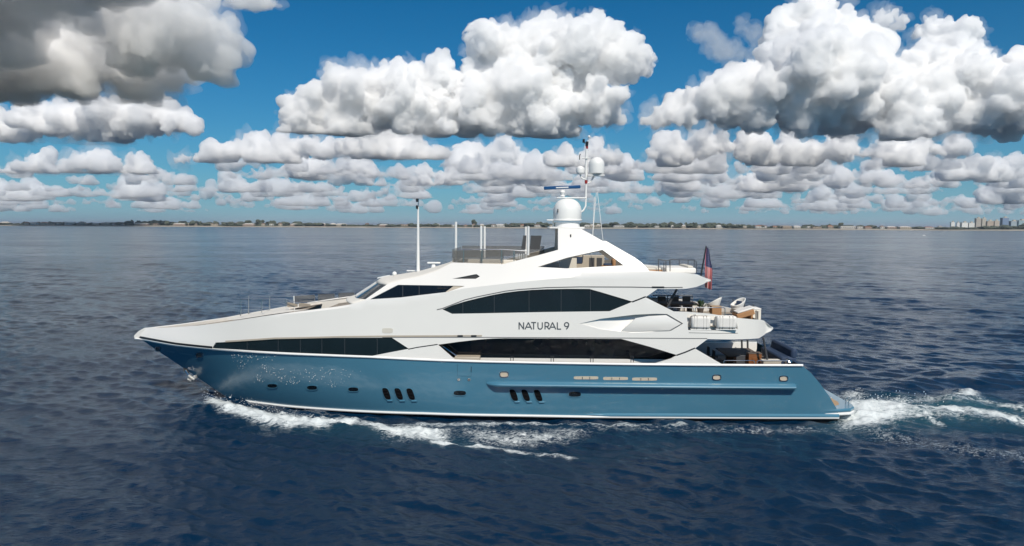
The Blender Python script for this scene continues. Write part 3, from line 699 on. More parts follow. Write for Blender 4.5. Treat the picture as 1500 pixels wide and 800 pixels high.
MB().tube([pz(858.6, 266), pz(859.2, 216)], .075, 10, .06).build('mast_pole', WHITE2, mm)
MB().tube([pz(858.6, 269), pz(858.6, 264)], .085, 10).build('red_collar', REDL, mm)
MB().tube([pz(859.4, 214), pz(860, 207.5)], .085, 10).build('mast_lamp', BLACK, mm)
MB().tube([pz(859.6, 218), pz(859.8, 213.5)], .07, 10).build('mast_lamp', REDL, mm)
MB().tube([pz(855, 209), pz(855, 204)], .07, 10).build('mast_lamp', BLACK, mm)
MB().tube([pz(859.4, 210), pz(855.2, 209)], .025, 6).build('lamp_arm', BLACK, mm)
MB().tube([pz(862.5, 212), pz(863, 202)], .015, 6).build('antenna_rod', WHITE2, mm)
MB().sphere(pz(863, 200.5), .075, 1.2).build('antenna_tip', WHITE2, mm)
MB().box(pz(859, 232), (.5, .25, .05)).build('spreader', WHITE2, mm)
wv = MB().tube([pz(851, 231), pz(864, 232.5)], .02, 6).build('vane_arm', WHITE2, mm)
MB().tube([pz(849, 234), pz(849, 227.5), pz(850.5, 226)], .028, 6).build('wind_vane', BLACK, mm)
def dome(px, pyb, pyt, wpx, parent, name):
    c = pz(px, pyb); h = pz(px, pyt).z - c.z; r = wpx / 2 / 1000 * 40.2
    return MB().lathe([(r * .8, -.02), (r * .97, .04), (r, h * .2), (r, h * .55)] + [(r * math.cos(R(q)), h * .55 + h * .45 * math.sin(R(q))) for q in range(15, 90, 15)] + [(.01, h)], c, 30).build(name, WHITE2, parent)
d1 = dome(874, 255, 230, 22, mm, 'antenna_dome'); d2 = dome(850, 254.5, 243, 11.5, mm, 'antenna_dome')
MB().box(pz(873, 257), (.95, .55, .07)).build('dome_shelf', WHITE2, mm)
MB().tube([pz(860, 269), pz(865, 267), pz(870, 258)], .05).build('shelf_brace', WHITE2, mm)
MB().tube([pz(858, 263), pz(852, 261), pz(850, 255.5)], .045).build('shelf_brace', WHITE2, mm)
for q in ([pz(871, 288), pz(868, 346)], [pz(873.5, 282), pz(871, 310), pz(868.3, 346)], [pz(875, 281), pz(883.3, 352)]):
    part_tube('whip_antenna', q, .018, WHITE2, n=6)
MB().box(onS(836, 345.5, S_sup, .02), (.06, .05, .16)).build('arch_lamp', BLACK, yacht)
# dark folding panels on the flybridge
for P in ((766.5, 345), (771, 345), (770, 365), (763.5, 365)), ((777.5, 345.2), (793.5, 345.2), (790.5, 365.5), (776, 365.5)):
    panel('screen_panel', [onY(a, b, .6) for a, b in P], GREYD, yacht, .05)
# ------------------------------------------------------------------ loose things on board
def thing(name, label, cat, p, group=None, rz=0):
    w = Matrix.Rotation(YAW, 3, 'Z') @ Vector(p); o = empty(name, w, YAW + rz); return tag(o, label, cat, group)
def bx(c, s, m, name, parent, bevel=.03, **k): return MB().box(c, s, **k).build(name, m, parent, bevel=bevel)
def sofa(p, L, label, flip=1, rz=0, m=CUSH):
    t = thing('sofa', label, 'sofa', p, rz=rz)
    bx((0, 0, .2), (L, .8, .36), m, 'seat', t, .06); bx((0, .42 * flip, .5), (L, .2, .62), m, 'backrest', t, .07)
    for s in (-1, 1): bx((s * (L / 2 + .08), 0, .33), (.16, .95, .62), m, 'armrest', t, .06)
    return t
zfd = zf - .1
a = onY(708, 378, 1.4); sofa((a.x, 1.5, zfd), 2.0, 'long cream sofa behind tinted screen on top deck')
a = onY(744, 378, .9); sofa((a.x, .9, zfd), .95, 'short cream sofa beside aft pair of white posts on top deck')
t = thing('low_table', 'dark low table at foot of white posts on top deck', 'table', (onY(714, 380, 0).x, 0, zfd)); bx((0, 0, .5), (.6, .9, .06), BROWN, 'tabletop', t); bx((0, 0, .24), (.2, .3, .46), BROWN, 'pedestal', t)
# bar behind the arch opening
t = thing('bar_counter', 'cream bar counter with dark screen inside arch opening', 'bar', (onY(832, 388, .8).x, .9, zfd))
bx((0, 0, .52), (1.0, .6, 1.04), CUSH, 'cabinet', t); bx((.05, 0, 1.07), (1.2, .75, .05), TEAKD, 'counter_top', t)
t = thing('bar_cabinet', 'grey cabinet unit with dark panels inside arch opening', 'cabinet', (onY(858, 385, 1.6).x, 1.7, zfd))
bx((0, 0, .55), (2.2, .5, 1.1), TAN, 'carcass', t); bx((-.6, -.26, .8), (.75, .03, .4), NAVY, 'screen', t, .005)
for k in range(2): bx((.35 + .45 * k, -.26, .6), (.32, .03, .7), GREYD, 'cupboard_door', t, .005)
t = thing('wicker_armchair', 'brown wicker armchair with dark cushion inside arch opening', 'armchair', (onY(891, 387, .4).x, .4, zfd))
bx((0, 0, .3), (.8, .8, .5), WICKER, 'seat', t, .08); bx((.3, 0, .7), (.2, .8, .5), WICKER, 'backrest', t, .08); bx((-.02, 0, .6), (.5, .5, .15), NAVY, 'cushion', t, .05)
# sun pads on the aft top deck
zs = fa[1].z - .12
for px, py, w, d, h, lab in ((991, 396, 1.7, 2.4, .32, 'wide cream sun pad behind aft top deck railing'),):
    a = onY(px, py, .2); t = thing('sun_pad', lab, 'sun pad', (a.x, .2, zs)); bx((0, 0, h / 2 - .03), (w, d, h), WCUSH, 'mattress', t, .08); bx((.55, 0, h + .02), (.3, d * .9, .12), CUSH, 'headrest', t, .05)
a = onY(956, 394, -1.2); t = thing('sun_lounger', 'orange and cream sun lounger at foot of arch', 'sun lounger', (a.x, -1.2, zs)); bx((0, 0, .12), (.9, 1.3, .2), WICKER, 'frame', t); bx((0, 0, .27), (.85, 1.25, .1), CUSH, 'mattress', t)
# ensign
fp = onY(1026, 400, 0); ft = onY(1034.5, 360.5, 0)
t = thing('ensign', 'american flag drooping from dark staff over aft edge of top deck', 'flag', fp)
Wm = Matrix.Identity(3)
def L_(v): return v - fp
MB().tube([L_(fp - Vector((0, 0, .35))), L_(ft)], .05, 8, .035).build('staff', BLACK, t)
def flag():
    rows = []; N = 40; K = 26
    for i in range(N + 1):
        v = i / N; r = []
        for k in range(K + 1):
            u = k / K
            top = ft.lerp(fp, .03 + .0 * v)
            x = ft.x - .12 * v * 0 + .02 + u * .42 * (.35 + .65 * min(1, v * 2.2)) * (1 - .25 * v) - .3 * v * (1 - v) * .5
            z = ft.z - .05 - v * 2.35 - .12 * u
            y = .10 * math.sin(u * 9 + v * 2.5) * (.3 + v) + .05 * math.sin(v * 7)
            r.append(L_(Vector((x, y, z))))
        rows.append(r)
    mb = MB(); mb.grid(rows); me_o = mb.build('flag_cloth', None, t, sharp=60)
    me = me_o.data
    for c, nme in (((.6, .03, .04), 'flag_red'), ((.5, .48, .46), 'flag_white'), ((.02, .03, .12), 'flag_blue')): me.materials.append(mat(nme, c, .8))
    idx = np.zeros(len(me.polygons), np.int32)
    for q in range(N * K):
        i, k = divmod(q, K); st = int(k / K * 13)
        idx[q] = 0 if st % 2 == 0 else 1
        if i < N * .46 and k > K * .05: idx[q] = 2 if (i * 7 + k * 3) % 5 or (i % 2) else 1
    me.polygons.foreach_set('material_index', idx)
flag()
# life raft canisters in the niche
for px0, px1, lab in ((1011.5, 1039.5, 'white strapped raft canister in side niche, nearest the arch pillar'), (1048.5, 1078, 'white strapped raft canister in side niche, nearest the stern')):
    A = onY(px0, 481, -3.45); B = onY(px1, 481, -3.45); top = onY(px0, 462.5, -3.45).z
    h = top - A.z; w = B.x - A.x; t = thing('raft_canister', lab, 'raft canister', ((A.x + B.x) / 2, -3.38, A.z), 'raft canisters in the side niche')
    bx((0, 0, h / 2), (w, .62, h), WCUSH, 'shell', t, .12)
    for k in (-.36, -.22, .12, .28): bx((w * k, 0, h / 2), (.012, .628, h + .006), SEAM, 'strap', t, .11)
    bx((0, 0, -.03), (w * 1.06, .55, .05), WHITE2, 'cradle', t, .01)
# upper aft deck furniture
zud = zu
t = thing('dining_table', 'long brown covered dining table on upper aft deck', 'table', (onY(993, 450, .6).x, .7, zud))
bx((0, 0, .74), (2.2, 1.3, .1), BROWN, 'tabletop', t); 
for s in (-1, 1): bx((.7 * s, 0, .35), (.2, .6, .7), BROWN, 'leg', t)
for k, (dx, dy) in enumerate(((-.7, 1.0), (.1, 1.05), (.8, 1.0))):
    t = thing('dining_chair', 'brown dining chair beside covered table on upper deck', 'chair', (onY(993, 450, .6).x + dx, .7 + dy, zud), 'dining chairs on the upper deck')
    bx((0, 0, .45), (.5, .5, .08), BROWN, 'seat', t); bx((0, .24, .75), (.5, .06, .55), BROWN, 'backrest', t)
    for sx in (-1, 1):
        for sy in (-1, 1): MB().tube([(.2 * sx, .2 * sy, .42), (.2 * sx, .2 * sy, 0)], .025, 6).build('leg', BROWN, t)
def leafy(p, lab, h):
    t = thing('potted_plant', lab, 'plant', p); MB().lathe([(.14, 0), (.2, .3), (.19, .3)], (0, 0, 0), 14).build('pot', BROWN, t)
    rnd = random.Random(4); mb = MB()
    for k in range(70):
        a = rnd.uniform(0, 6.28); e = rnd.uniform(.2, 1.4); r = rnd.uniform(.2, .42) * h; d = Vector((math.cos(a) * math.cos(e), math.sin(a) * math.cos(e), math.sin(e)))
        c = Vector((0, 0, .3)) + d * r; s = d.cross(Vector((0, 0, 1))).normalized() * .05
        mb.add([c - d * .12, c + s, c + d * .14, c - s], [(0, 1, 2, 3)])
    mb.build('foliage', GREEN, t, sharp=None)
leafy((onY(1026, 452, -.8).x, -.8, zud + .35), 'dark leafy plant between table and first bucket chair', 1.0)
def bucket(p, lab, rz, cush=False):
    t = thing('bucket_chair', lab, 'chair', p, 'white bucket chairs on the upper aft deck', rz); t.scale = (.86, .86, .86)
    rows = []; n = 28
    for j in range(9):
        v = j / 8; r = []
        for k in range(n + 1):
            a = 2 * math.pi * k / n; hh = .42 + .5 * (0.5 + .5 * math.cos(a)) ** 1.5
            rad = .24 + .2 * v ** .6 + .08 * v * max(0, math.cos(a)); r.append(Vector((rad * math.cos(a), rad * math.sin(a), .2 + (hh - .2 + .12) * v)))
        rows.append(r)
    MB().grid(rows).build('shell', WCUSH, t, sharp=60, solid=.05, offset=0)
    MB().lathe([(.3, 0), (.26, .2), (.24, .22)], (0, 0, 0), 18).build('base', WICKER, t); MB().lathe([(.4, .3), (.4, .42), (.3, .45)], (0, 0, 0), 20).build('seat_cushion', WCUSH, t)
    if cush: bx((.12, 0, .62), (.14, .42, .42), NAVY, 'cushion', t, .06, ry=R(15), rz=R(20))
ZT_ = zud + .42
bucket((onY(1045, 450, .6).x, .6, zud + .25), 'white bucket chair left of the one holding a navy cushion', R(-35))
bucket((onY(1080, 452, .5).x, .5, zud + .22), 'white bucket chair holding a navy cushion on upper deck', R(20), True)
a = onY(1046, 461, -1.9); t = thing('wicker_basket', 'square brown wicker basket behind white raft canisters', 'basket', (a.x, -2.2, zud)); bx((0, 0, .45), (.52, .5, .9), WICKER, 'body', t, .03); bx((0, 0, .92), (.54, .52, .04), TEAK, 'rim', t, .01)
a = onY(1088, 464, -1.0); t = thing('wicker_lounger', 'tilted brown wicker lounger with white pad at stern end of upper deck', 'sun lounger', (a.x, -1.1, zud))
bx((0, 0, .4), (1.0, .9, .3), WICKER, 'frame', t, .04, ry=R(-18)); bx((.02, 0, .62), (1.0, .85, .1), WCUSH, 'pad', t, .04, ry=R(-18)); bx((.35, 0, .25), (.12, .85, .5), WICKER, 'leg', t, .03); bx((-.35, 0, .16), (.12, .85, .3), WICKER, 'leg', t, .03)
a = onY(1104, 464, -.6); t = thing('deck_stool', 'square cream stool beside black stanchion at stern end of upper deck', 'stool', (a.x, -.6, zud)); bx((0, 0, .3), (.55, .9, .6), CUSH, 'body', t, .05); bx((0, 0, .64), (.57, .92, .08), WCUSH, 'seat_pad', t, .04)
# main deck cockpit
t = thing('cockpit_table', 'large brown topped table on aft main deck under overhang', 'table', (onY(1082, 520, 0).x, 0, zm)); bx((0, 0, .78), (2.0, 2.6, .07), BROWN, 'tabletop', t, .02)
for s in (-1, 1): bx((0, .8 * s, .38), (1.0, .25, .75), WOOD, 'pedestal', t, .02)
for k, (dx, dy, lab) in enumerate(((-1.35, -.6, 'dark cockpit chair at forward near corner of brown table'), (-1.35, .6, 'dark cockpit chair at forward far corner of brown table'), (-.5, -1.75, 'dark cockpit chair on near side of brown table'))):
    t = thing('cockpit_chair', lab, 'chair', (onY(1082, 520, 0).x + dx, dy, zm), 'chairs around the cockpit table')
    bx((0, 0, .45), (.5, .5, .07), GREYD, 'seat', t, .02); bx((-.25 if k < 2 else 0, 0 if k < 2 else -.25, .75), (.06, .5, .5) if k < 2 else (.5, .06, .5), GREYD, 'backrest', t, .02)
    for sx in (-1, 1):
        for sy in (-1, 1): MB().tube([(.21 * sx, .21 * sy, .42), (.24 * sx, .24 * sy, 0)], .025, 6).build('leg', GREYD, t)
a = onY(1104, 530, -1.9); t = thing('wood_cabinet', 'varnished wooden cabinet beside aft rail on main deck', 'cabinet', (a.x, -1.9, zm)); bx((0, 0, .55), (.7, .5, 1.1), WOOD, 'carcass', t, .02); bx((0, 0, 1.12), (.74, .54, .04), BROWN, 'top', t, .01); bx((0, -.26, .5), (.3, .02, .8), WOOD, 'door', t, .005)
a = onY(1133, 528, 1.0); t = thing('covered_sofa', 'dark navy covered sofa at stern end of main deck', 'sofa', (a.x, .3, zm)); bx((0, 0, .4), (.9, 3.4, .8), NAVY, 'seat', t, .12); bx((.3, 0, .95), (.35, 3.4, .6), NAVY, 'backrest', t, .14, ry=R(10))
a = onY(1128, 533, -2.6); t = thing('storage_box', 'cream storage box behind aft main deck rail', 'box', (a.x, -2.7, zm)); bx((0, 0, .42), (.95, .5, .84), TAN, 'body', t, .03); bx((0, 0, .87), (.99, .54, .05), CUSH, 'lid', t, .02)
a = onY(1152, 529, -2.2); t = thing('rope_winch', 'small bright steel winch at aft corner of main deck', 'winch', (a.x, -2.5, zm + .3)); MB().lathe([(.2, 0), (.12, .25), (.2, .45), (.14, .55)], (0, 0, 0), 16).build('drum', STEEL, t); MB().lathe([(.26, -.3), (.26, 0)], (0, 0, 0), 16).build('base', WHITE2, t)
railing('stern_rail', [onY(1143, 520, 2.5), onY(1150, 524, 0), onY(1155, 528, -2.6)], [(onY(1143, 520, 2.5), onY(1143, 530, 2.5)), (onY(1150, 524, 0), onY(1150, 534, 0)), (onY(1155, 528, -2.6), onY(1155, 537, -2.6))], .03, STEEL)

# ------------------------------------------------------------------ water
rng = np.random.default_rng(7)
def build_sea():
    r1 = 13 * (600 / 13) ** np.linspace(0, 1, 1000); r2 = 600 * (2700 / 600) ** np.linspace(0, 1, 160)[1:]; r3 = 2700 * (60000 / 2700) ** np.linspace(0, 1, 30)[1:]
    rr = np.concatenate([np.array([2, 5, 8, 10, 11.5]), r1, r2, r3]); th = np.linspace(R(-60), R(60), 1180)
    Rg, Tg = np.meshgrid(rr, th, indexing='ij'); X = Rg * np.sin(Tg); Y = -39.6 + Rg * np.cos(Tg)
    X = X.ravel(); Y = Y.ravel(); D = Rg.ravel()
    cell = np.maximum(np.gradient(rr)[:, None] * np.ones_like(Tg), Rg * (th[1] - th[0])).ravel()
    Z = np.zeros_like(X); DX = np.zeros_like(X); DY = np.zeros_like(X)
    # gusts: patches of rougher and smoother water
    def lowf(n, l0, l1, seed):
        g = np.random.default_rng(seed); o = np.zeros_like(X)
        for _ in range(n):
            a = g.uniform(0, 6.28); k = 2 * np.pi / g.uniform(l0, l1); o += np.sin(k * (np.cos(a) * X + np.sin(a) * Y) + g.uniform(0, 6.28))
        return o / math.sqrt(n)
    gust = 1 + .22 * np.clip(lowf(7, 14, 45, 3), -1.6, 1.6)
    for i in range(130):
        lam = 0.38 * (14 / 0.38) ** (rng.uniform(0, 1) ** 1.35); k = 2 * np.pi / lam
        a = R(-112) + rng.normal(0, .55); amp = (0.0088 * lam if lam < 1.2 else 0.0088 * 1.2 * (lam / 1.2) ** .12) * rng.uniform(.5, 1.05)
        fade = np.clip((lam / cell - 2.2) / 2.5, 0, 1)
        if not fade.any(): continue
        ix = np.nonzero(fade)[0]
        p = k * (np.cos(a) * X[ix] + np.sin(a) * Y[ix]) + rng.uniform(0, 6.28); s_ = np.sin(p); c_ = np.cos(p); am = amp * fade[ix] * gust[ix]
        Z[ix] += am * c_; DX[ix] -= .75 * am * np.cos(a) * s_; DY[ix] -= .75 * am * np.sin(a) * s_
    # ship-made waves and foam, from points on the water
    def poly(pts): return np.array([(onZ(a, b, .08 if a < 860 else 0).x, onZ(a, b, .08 if a < 860 else 0).y) for a, b in pts])
    near = (np.abs(X) < 60) & (Y < 60)
    Pn = np.stack([X[near], Y[near]], 1)
    def dline(pl):
        d = np.full(len(Pn), 1e9); tt = np.zeros(len(Pn)); side = np.zeros(len(Pn)); L = 0
        seg = np.hypot(*(pl[1:] - pl[:-1]).T); tot = seg.sum()
        for i in range(len(pl) - 1):
            a, b = pl[i], pl[i + 1]; ab = b - a; t = np.clip(((Pn - a) @ ab) / (ab @ ab), 0, 1); q = Pn - (a + t[:, None] * ab); dd = np.hypot(q[:, 0], q[:, 1]); m = dd < d
            d[m] = dd[m]; tt[m] = (L + t[m] * seg[i]) / tot; side[m] = np.sign(ab[0] * q[m, 1] - ab[1] * q[m, 0]); L += seg[i]
        return d, tt, side
    foam = np.zeros(len(Pn)); aer = np.zeros(len(Pn)); dz = np.zeros(len(Pn))
    def sdpoly(pl):
        ins = inside([tuple(p) for p in pl], Pn); d = np.full(len(Pn), 1e9)
        for i in range(len(pl)): d = np.minimum(d, segdist(Pn, pl[i - 1], pl[i]))
        return np.where(ins, d, -d)
    def area(pts, soft, lvl, arr):
        s_ = sdpoly(poly(pts)); np.maximum(arr, lvl * np.clip(.5 + s_ / (2 * soft), 0, 1), out=arr)
    def line(pts, w, lvl, arr, f0=1.0, f1=1.0):
        d, t, sd = dline(poly(pts)); np.maximum(arr, lvl * np.exp(-(d / w) ** 2) * (f0 + (f1 - f0) * t), out=arr)
    # bow wave
    area([(295, 587), (308, 577), (322, 581), (350, 591), (400, 602), (450, 608), (530, 613), (530, 622), (470, 628), (412, 628), (360, 617), (320, 606)], .7, .83, foam)
    area([(500, 613), (600, 617), (664, 622), (668, 652), (600, 658), (566, 654), (536, 638), (516, 622)], 1.1, .78, foam)
    area([(640, 617), (760, 621), (890, 622), (880, 640), (840, 652), (752, 660), (690, 656), (660, 640)], 1.6, .56, foam)
    line([(640, 656), (700, 657), (752, 659), (800, 666), (840, 671)], .45, .72, foam, 1.1, .7)
    line([(880, 626), (980, 629), (1080, 630), (1225, 630)], 1.0, .42, foam)
    line([(340, 594), (400, 607), (500, 613), (620, 617), (860, 621), (1000, 623)], .45, .55, foam)
    hp = [Matrix.Rotation(YAW, 3, 'Z') @ Vector((x, -S_hull(x, .1) - .1, 0)) for x in np.linspace(-17, 17.6, 30)]; d, t, sd = dline(np.array([(p.x, p.y) for p in hp])); dep = np.exp(-(d / .75) ** 2) * np.clip((t - .03) / .05, 0, 1)
    area([(310, 588), (420, 612), (520, 622), (660, 640), (700, 655), (560, 655), (400, 625)], 1.0, .35, aer)
    # stern wash
    area([(1225, 592), (1250, 586), (1300, 588), (1345, 596), (1345, 608), (1320, 618), (1260, 628), (1225, 628)], 1.0, .8, foam)
    area([(1215, 578), (1262, 572), (1280, 583), (1235, 596)], .9, .62, foam)
    line([(1330, 600), (1380, 602), (1425, 606), (1470, 613), (1510, 620)], .85, .74, foam)
    line([(1344, 611), (1362, 616), (1382, 622)], .3, .75, foam, 1, .7)
    area([(1390, 582), (1410, 572), (1432, 570), (1440, 583), (1420, 588)], .7, .82, foam)
    area([(1330, 592), (1395, 584), (1440, 588), (1430, 596), (1340, 602)], 1.2, .5, foam)
    area([(1230, 590), (1330, 585), (1440, 585), (1510, 600), (1510, 625), (1400, 622), (1300, 626), (1230, 630)], 2.0, .8, aer)
    line([(1250, 606), (1330, 606), (1420, 610), (1520, 622)], 2.0, .56, foam, 1.1, .9)
    line([(1260, 594), (1330, 588), (1420, 590), (1520, 598)], 1.6, .5, foam)
    line([(1480, 600), (1520, 606)], .9, .7, foam)
    line([(1215, 605), (1300, 640), (1420, 660), (1510, 670)], 2.2, .42, foam)
    # crests thrown off by the bow
    def crest(pts, h0, h1, w_in, w_out):
        d, t, sd = dline(poly(pts)); w = np.where(sd > 0, w_in, w_out); h = h0 + (h1 - h0) * t
        ends = np.clip((1 - t) / .15, 0, 1) * np.clip(t / .05 + .5, 0, 1)
        dz[:] += h * np.exp(-(d / w) ** 2) * ends
    crest([(305, 590), (340, 601), (400, 617), (470, 631), (560, 648), (660, 660), (760, 668)], .24, .16, .9, 2.4)
    crest([(500, 640), (620, 672), (760, 690), (900, 700), (1060, 706)], .22, .1, 2.0, 2.6)
    crest([(1240, 600), (1330, 604), (1430, 612), (1520, 624)], .3, .25, 1.5, 1.6)
    crest([(1250, 575), (1350, 562), (1450, 556), (1530, 556)], .25, .3, 1.2, 1.2)
    crest([(1390, 592), (1410, 578), (1436, 572)], .3, .2, .8, 1.2)
    dz *= 1 - dep; dz -= .17 * dep
    rough = foam * .05
    for i in range(40):
        lam = rng.uniform(.35, 1.4); a = rng.uniform(0, 6.28); k = 2 * np.pi / lam
        dz += rough * .35 * lam * np.cos(k * (np.cos(a) * Pn[:, 0] + np.sin(a) * Pn[:, 1]) + rng.uniform(0, 6.28))
    Z[near] += dz
    fo = np.zeros_like(X); fo[near] = foam; ae = np.zeros_like(X); ae[near] = aer
    far = np.clip(np.log(np.maximum(D, 1) / 60) / np.log(2500 / 60), 0, 1)
    n0, n1 = Rg.shape; V = np.stack([X + DX, Y + DY, Z], 1).astype(np.float32)
    i = np.arange(n0 * n1).reshape(n0, n1); q = np.stack([i[:-1, :-1], i[:-1, 1:], i[1:, 1:], i[1:, :-1]], -1).reshape(-1, 4)[:, ::-1]
    me = bpy.data.meshes.new('sea'); me.vertices.add(len(V)); me.vertices.foreach_set('co', V.ravel())
    me.loops.add(q.size); me.loops.foreach_set('vertex_index', q.ravel().astype(np.int32)); me.polygons.add(len(q)); me.polygons.foreach_set('loop_start', np.arange(0, q.size, 4, dtype=np.int32))
    me.update(calc_edges=True); me.polygons.foreach_set('use_smooth', np.ones(len(q), bool))
    for nme, arr in (('foam', fo), ('aerated', ae), ('far', far)):
        at = me.attributes.new(nme, 'FLOAT', 'POINT'); at.data.foreach_set('value', arr.astype(np.float32))
    me.validate(); return me
def sea_material():
    m = bpy.data.materials.new('sea_water'); m.use_nodes = True; nt = m.node_tree; N = nt.nodes; L = nt.links; b = N['Principled BSDF']; out = N['Material Output']
    geo = N.new('ShaderNodeNewGeometry')
    at = lambda n: (lambda a: (setattr(a, 'attribute_name', n), a)[1])(N.new('ShaderNodeAttribute'))
    fo, ae, fa_ = at('foam'), at('aerated'), at('far')
    def noise(scale, detail, rough=.55, vec=None, dist=0.0):
        n = N.new('ShaderNodeTexNoise'); n.inputs['Scale'].default_value = scale; n.inputs['Detail'].default_value = detail; n.inputs['Roughness'].default_value = rough; n.inputs['Distortion'].default_value = dist
        L.new(vec if vec else geo.outputs['Position'], n.inputs['Vector']); return n
    def math_(op, a, b_=None, c=None):
        n = N.new('ShaderNodeMath'); n.operation = op
        for i, v in enumerate((a, b_, c)):
            if v is None: continue
            if isinstance(v, (int, float)): n.inputs[i].default_value = v
            else: L.new(v, n.inputs[i])
        return n.outputs[0]
    def mixc(f, a, b_):
        n = N.new('ShaderNodeMix'); n.data_type = 'RGBA'; L.new(f, n.inputs[0])
        for i, v in ((6, a), (7, b_)):
            if isinstance(v, tuple): n.inputs[i].default_value = (*v, 1)
            else: L.new(v, n.inputs[i])
        return n.outputs[2]
    mp = N.new('ShaderNodeMapping'); mp.inputs['Scale'].default_value = (.55, 1.0, 1.0); mp.inputs['Rotation'].default_value = (0, 0, R(12)); L.new(geo.outputs['Position'], mp.inputs[0])
    n1 = noise(3.2, 6, .62, mp.outputs[0]); n2 = noise(0.28, 5, .6, mp.outputs[0]); mp3 = N.new('ShaderNodeMapping'); mp3.inputs['Scale'].default_value = (.4, 1.0, 1.0); L.new(geo.outputs['Position'], mp3.inputs[0]); n3 = noise(0.022, 5, .62, mp3.outputs[0], .4)
    bp1 = N.new('ShaderNodeBump'); ms = N.new('ShaderNodeMapRange'); L.new(n3.outputs[0], ms.inputs[0]); ms.inputs[1].default_value = .35; ms.inputs[2].default_value = .62; ms.inputs[3].default_value = .35; ms.inputs[4].default_value = 1.15; L.new(ms.outputs[0], bp1.inputs['Strength']); bp1.inputs['Distance'].default_value = .085; L.new(n1.outputs[0], bp1.inputs['Height'])
    bp2 = N.new('ShaderNodeBump'); bp2.inputs['Distance'].default_value = .6; L.new(n2.outputs[0], bp2.inputs['Height']); L.new(fa_.outputs['Fac'], bp2.inputs['Strength']); L.new(bp1.outputs[0], bp2.inputs['Normal'])
    L.new(bp2.outputs[0], b.inputs['Normal'])
    # streaky foam: lace of ridged noise thresholded by the foam amount
    mp2 = N.new('ShaderNodeMapping'); mp2.inputs['Scale'].default_value = (.6, 1.0, 1.0); L.new(geo.outputs['Position'], mp2.inputs[0])
    na = noise(1.9, 8, .72, mp2.outputs[0], 1.1); nb = noise(9.0, 4, .65, mp2.outputs[0], .5)
    rid = math_('SUBTRACT', 1.0, math_('MULTIPLY', math_('ABSOLUTE', math_('SUBTRACT', na.outputs[0], .5)), 5.0))
    tex = math_('ADD', math_('MULTIPLY', rid, .45), math_('MULTIPLY', nb.outputs[0], .75))
    v = math_('ADD', math_('MULTIPLY', fo.outputs['Fac'], 1.35), math_('SUBTRACT', tex, 1.25))
    mr = N.new('ShaderNodeMapRange'); mr.interpolation_type = 'SMOOTHSTEP'; L.new(v, mr.inputs[0]); mr.inputs[1].default_value = -.03; mr.inputs[2].default_value = .5
    fm = mr.outputs[0]
    water = mixc(ae.outputs['Fac'], (0.0012, 0.0165, 0.044), (0.022, 0.085, 0.11))
    gust = N.new('ShaderNodeMapRange'); L.new(n3.outputs[0], gust.inputs[0]); gust.inputs[1].default_value = .35; gust.inputs[2].default_value = .65
    fcol = mixc(nb.outputs[0], (0.42, 0.5, 0.52), (0.86, 0.87, 0.86)); col = mixc(fm, water, fcol); L.new(col, b.inputs['Base Color'])
    rg = math_('ADD', math_('MULTIPLY', fa_.outputs['Fac'], .12), math_('MULTIPLY', gust.outputs[0], .06)); rg = math_('ADD', rg, .05)
    rg = math_('ADD', rg, math_('MULTIPLY', fm, .6)); L.new(rg, b.inputs['Roughness'])
    b.inputs['IOR'].default_value = 1.333
    return m
sea_me = build_sea(); sea_me.materials.append(sea_material())
sea = bpy.data.objects.new('sea', sea_me); COL.objects.link(sea); tag(sea, kind='structure')
# spray at the bow and white specks added for sun glints on the hull
SPRAY_GLINT = mat('spray_glint_white', (.8, .82, .82), .6)
def flecks(name, gen, label):
    mb = MB()
    for c, r in gen: 
        t = Vector((random.uniform(-1, 1), random.uniform(-1, 1), random.uniform(-1, 1))) * r * .4
        mb.add([c + Vector(d) * r + t * k for k, d in ((.3, (1, 0, 0)), (0, (-1, 0, 0)), (.5, (0, 1, 0)), (0, (0, -1, 0)), (.2, (0, 0, 1.3)), (0, (0, 0, -1)))],
               [(0, 2, 4), (2, 1, 4), (1, 3, 4), (3, 0, 4), (2, 0, 5), (1, 2, 5), (3, 1, 5), (0, 3, 5)])
    return tag(mb.build(name, SPRAY_GLINT, None, sharp=80), label, 'spray', kind='stuff')
random.seed(11)
def toW(p): return Matrix.Rotation(YAW, 3, 'Z') @ p
def bow_gen():
    for k in range(260):
        u = random.random(); px = 300 + 150 * u ** 1.3; py = 581 + (px - 300) * .19 + random.gauss(0, 4) - 5 * random.random() * (1 - u)
        p = onZ(px, py); yield p + Vector((0, random.uniform(-.6, 0), max(0, random.gauss(.1, .22)) * (1 - .6 * u) + .05)), random.uniform(.008, .022)
flecks('bow_spray', bow_gen(), 'white spray thrown up where the bow cuts the water')
def glint_gen():
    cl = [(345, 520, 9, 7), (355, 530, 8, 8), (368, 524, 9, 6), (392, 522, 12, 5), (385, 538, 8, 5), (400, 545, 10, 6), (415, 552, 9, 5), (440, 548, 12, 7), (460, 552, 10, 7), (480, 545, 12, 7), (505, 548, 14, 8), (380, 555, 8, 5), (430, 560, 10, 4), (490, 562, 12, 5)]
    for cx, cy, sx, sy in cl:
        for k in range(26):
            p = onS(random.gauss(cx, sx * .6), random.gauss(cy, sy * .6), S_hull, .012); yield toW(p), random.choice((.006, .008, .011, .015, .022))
flecks('hull_glints', glint_gen(), 'white specks standing in for sun glints on the forward blue hull')
def wash_gen():
    for k in range(260):
        p = onZ(random.gauss(1285, 35), random.gauss(598, 8)); yield p + Vector((0, 0, abs(random.gauss(.2, .2)))), random.uniform(.012, .035)
flecks('stern_spray', wash_gen(), 'white spray thrown up in the wash behind the swim platform')

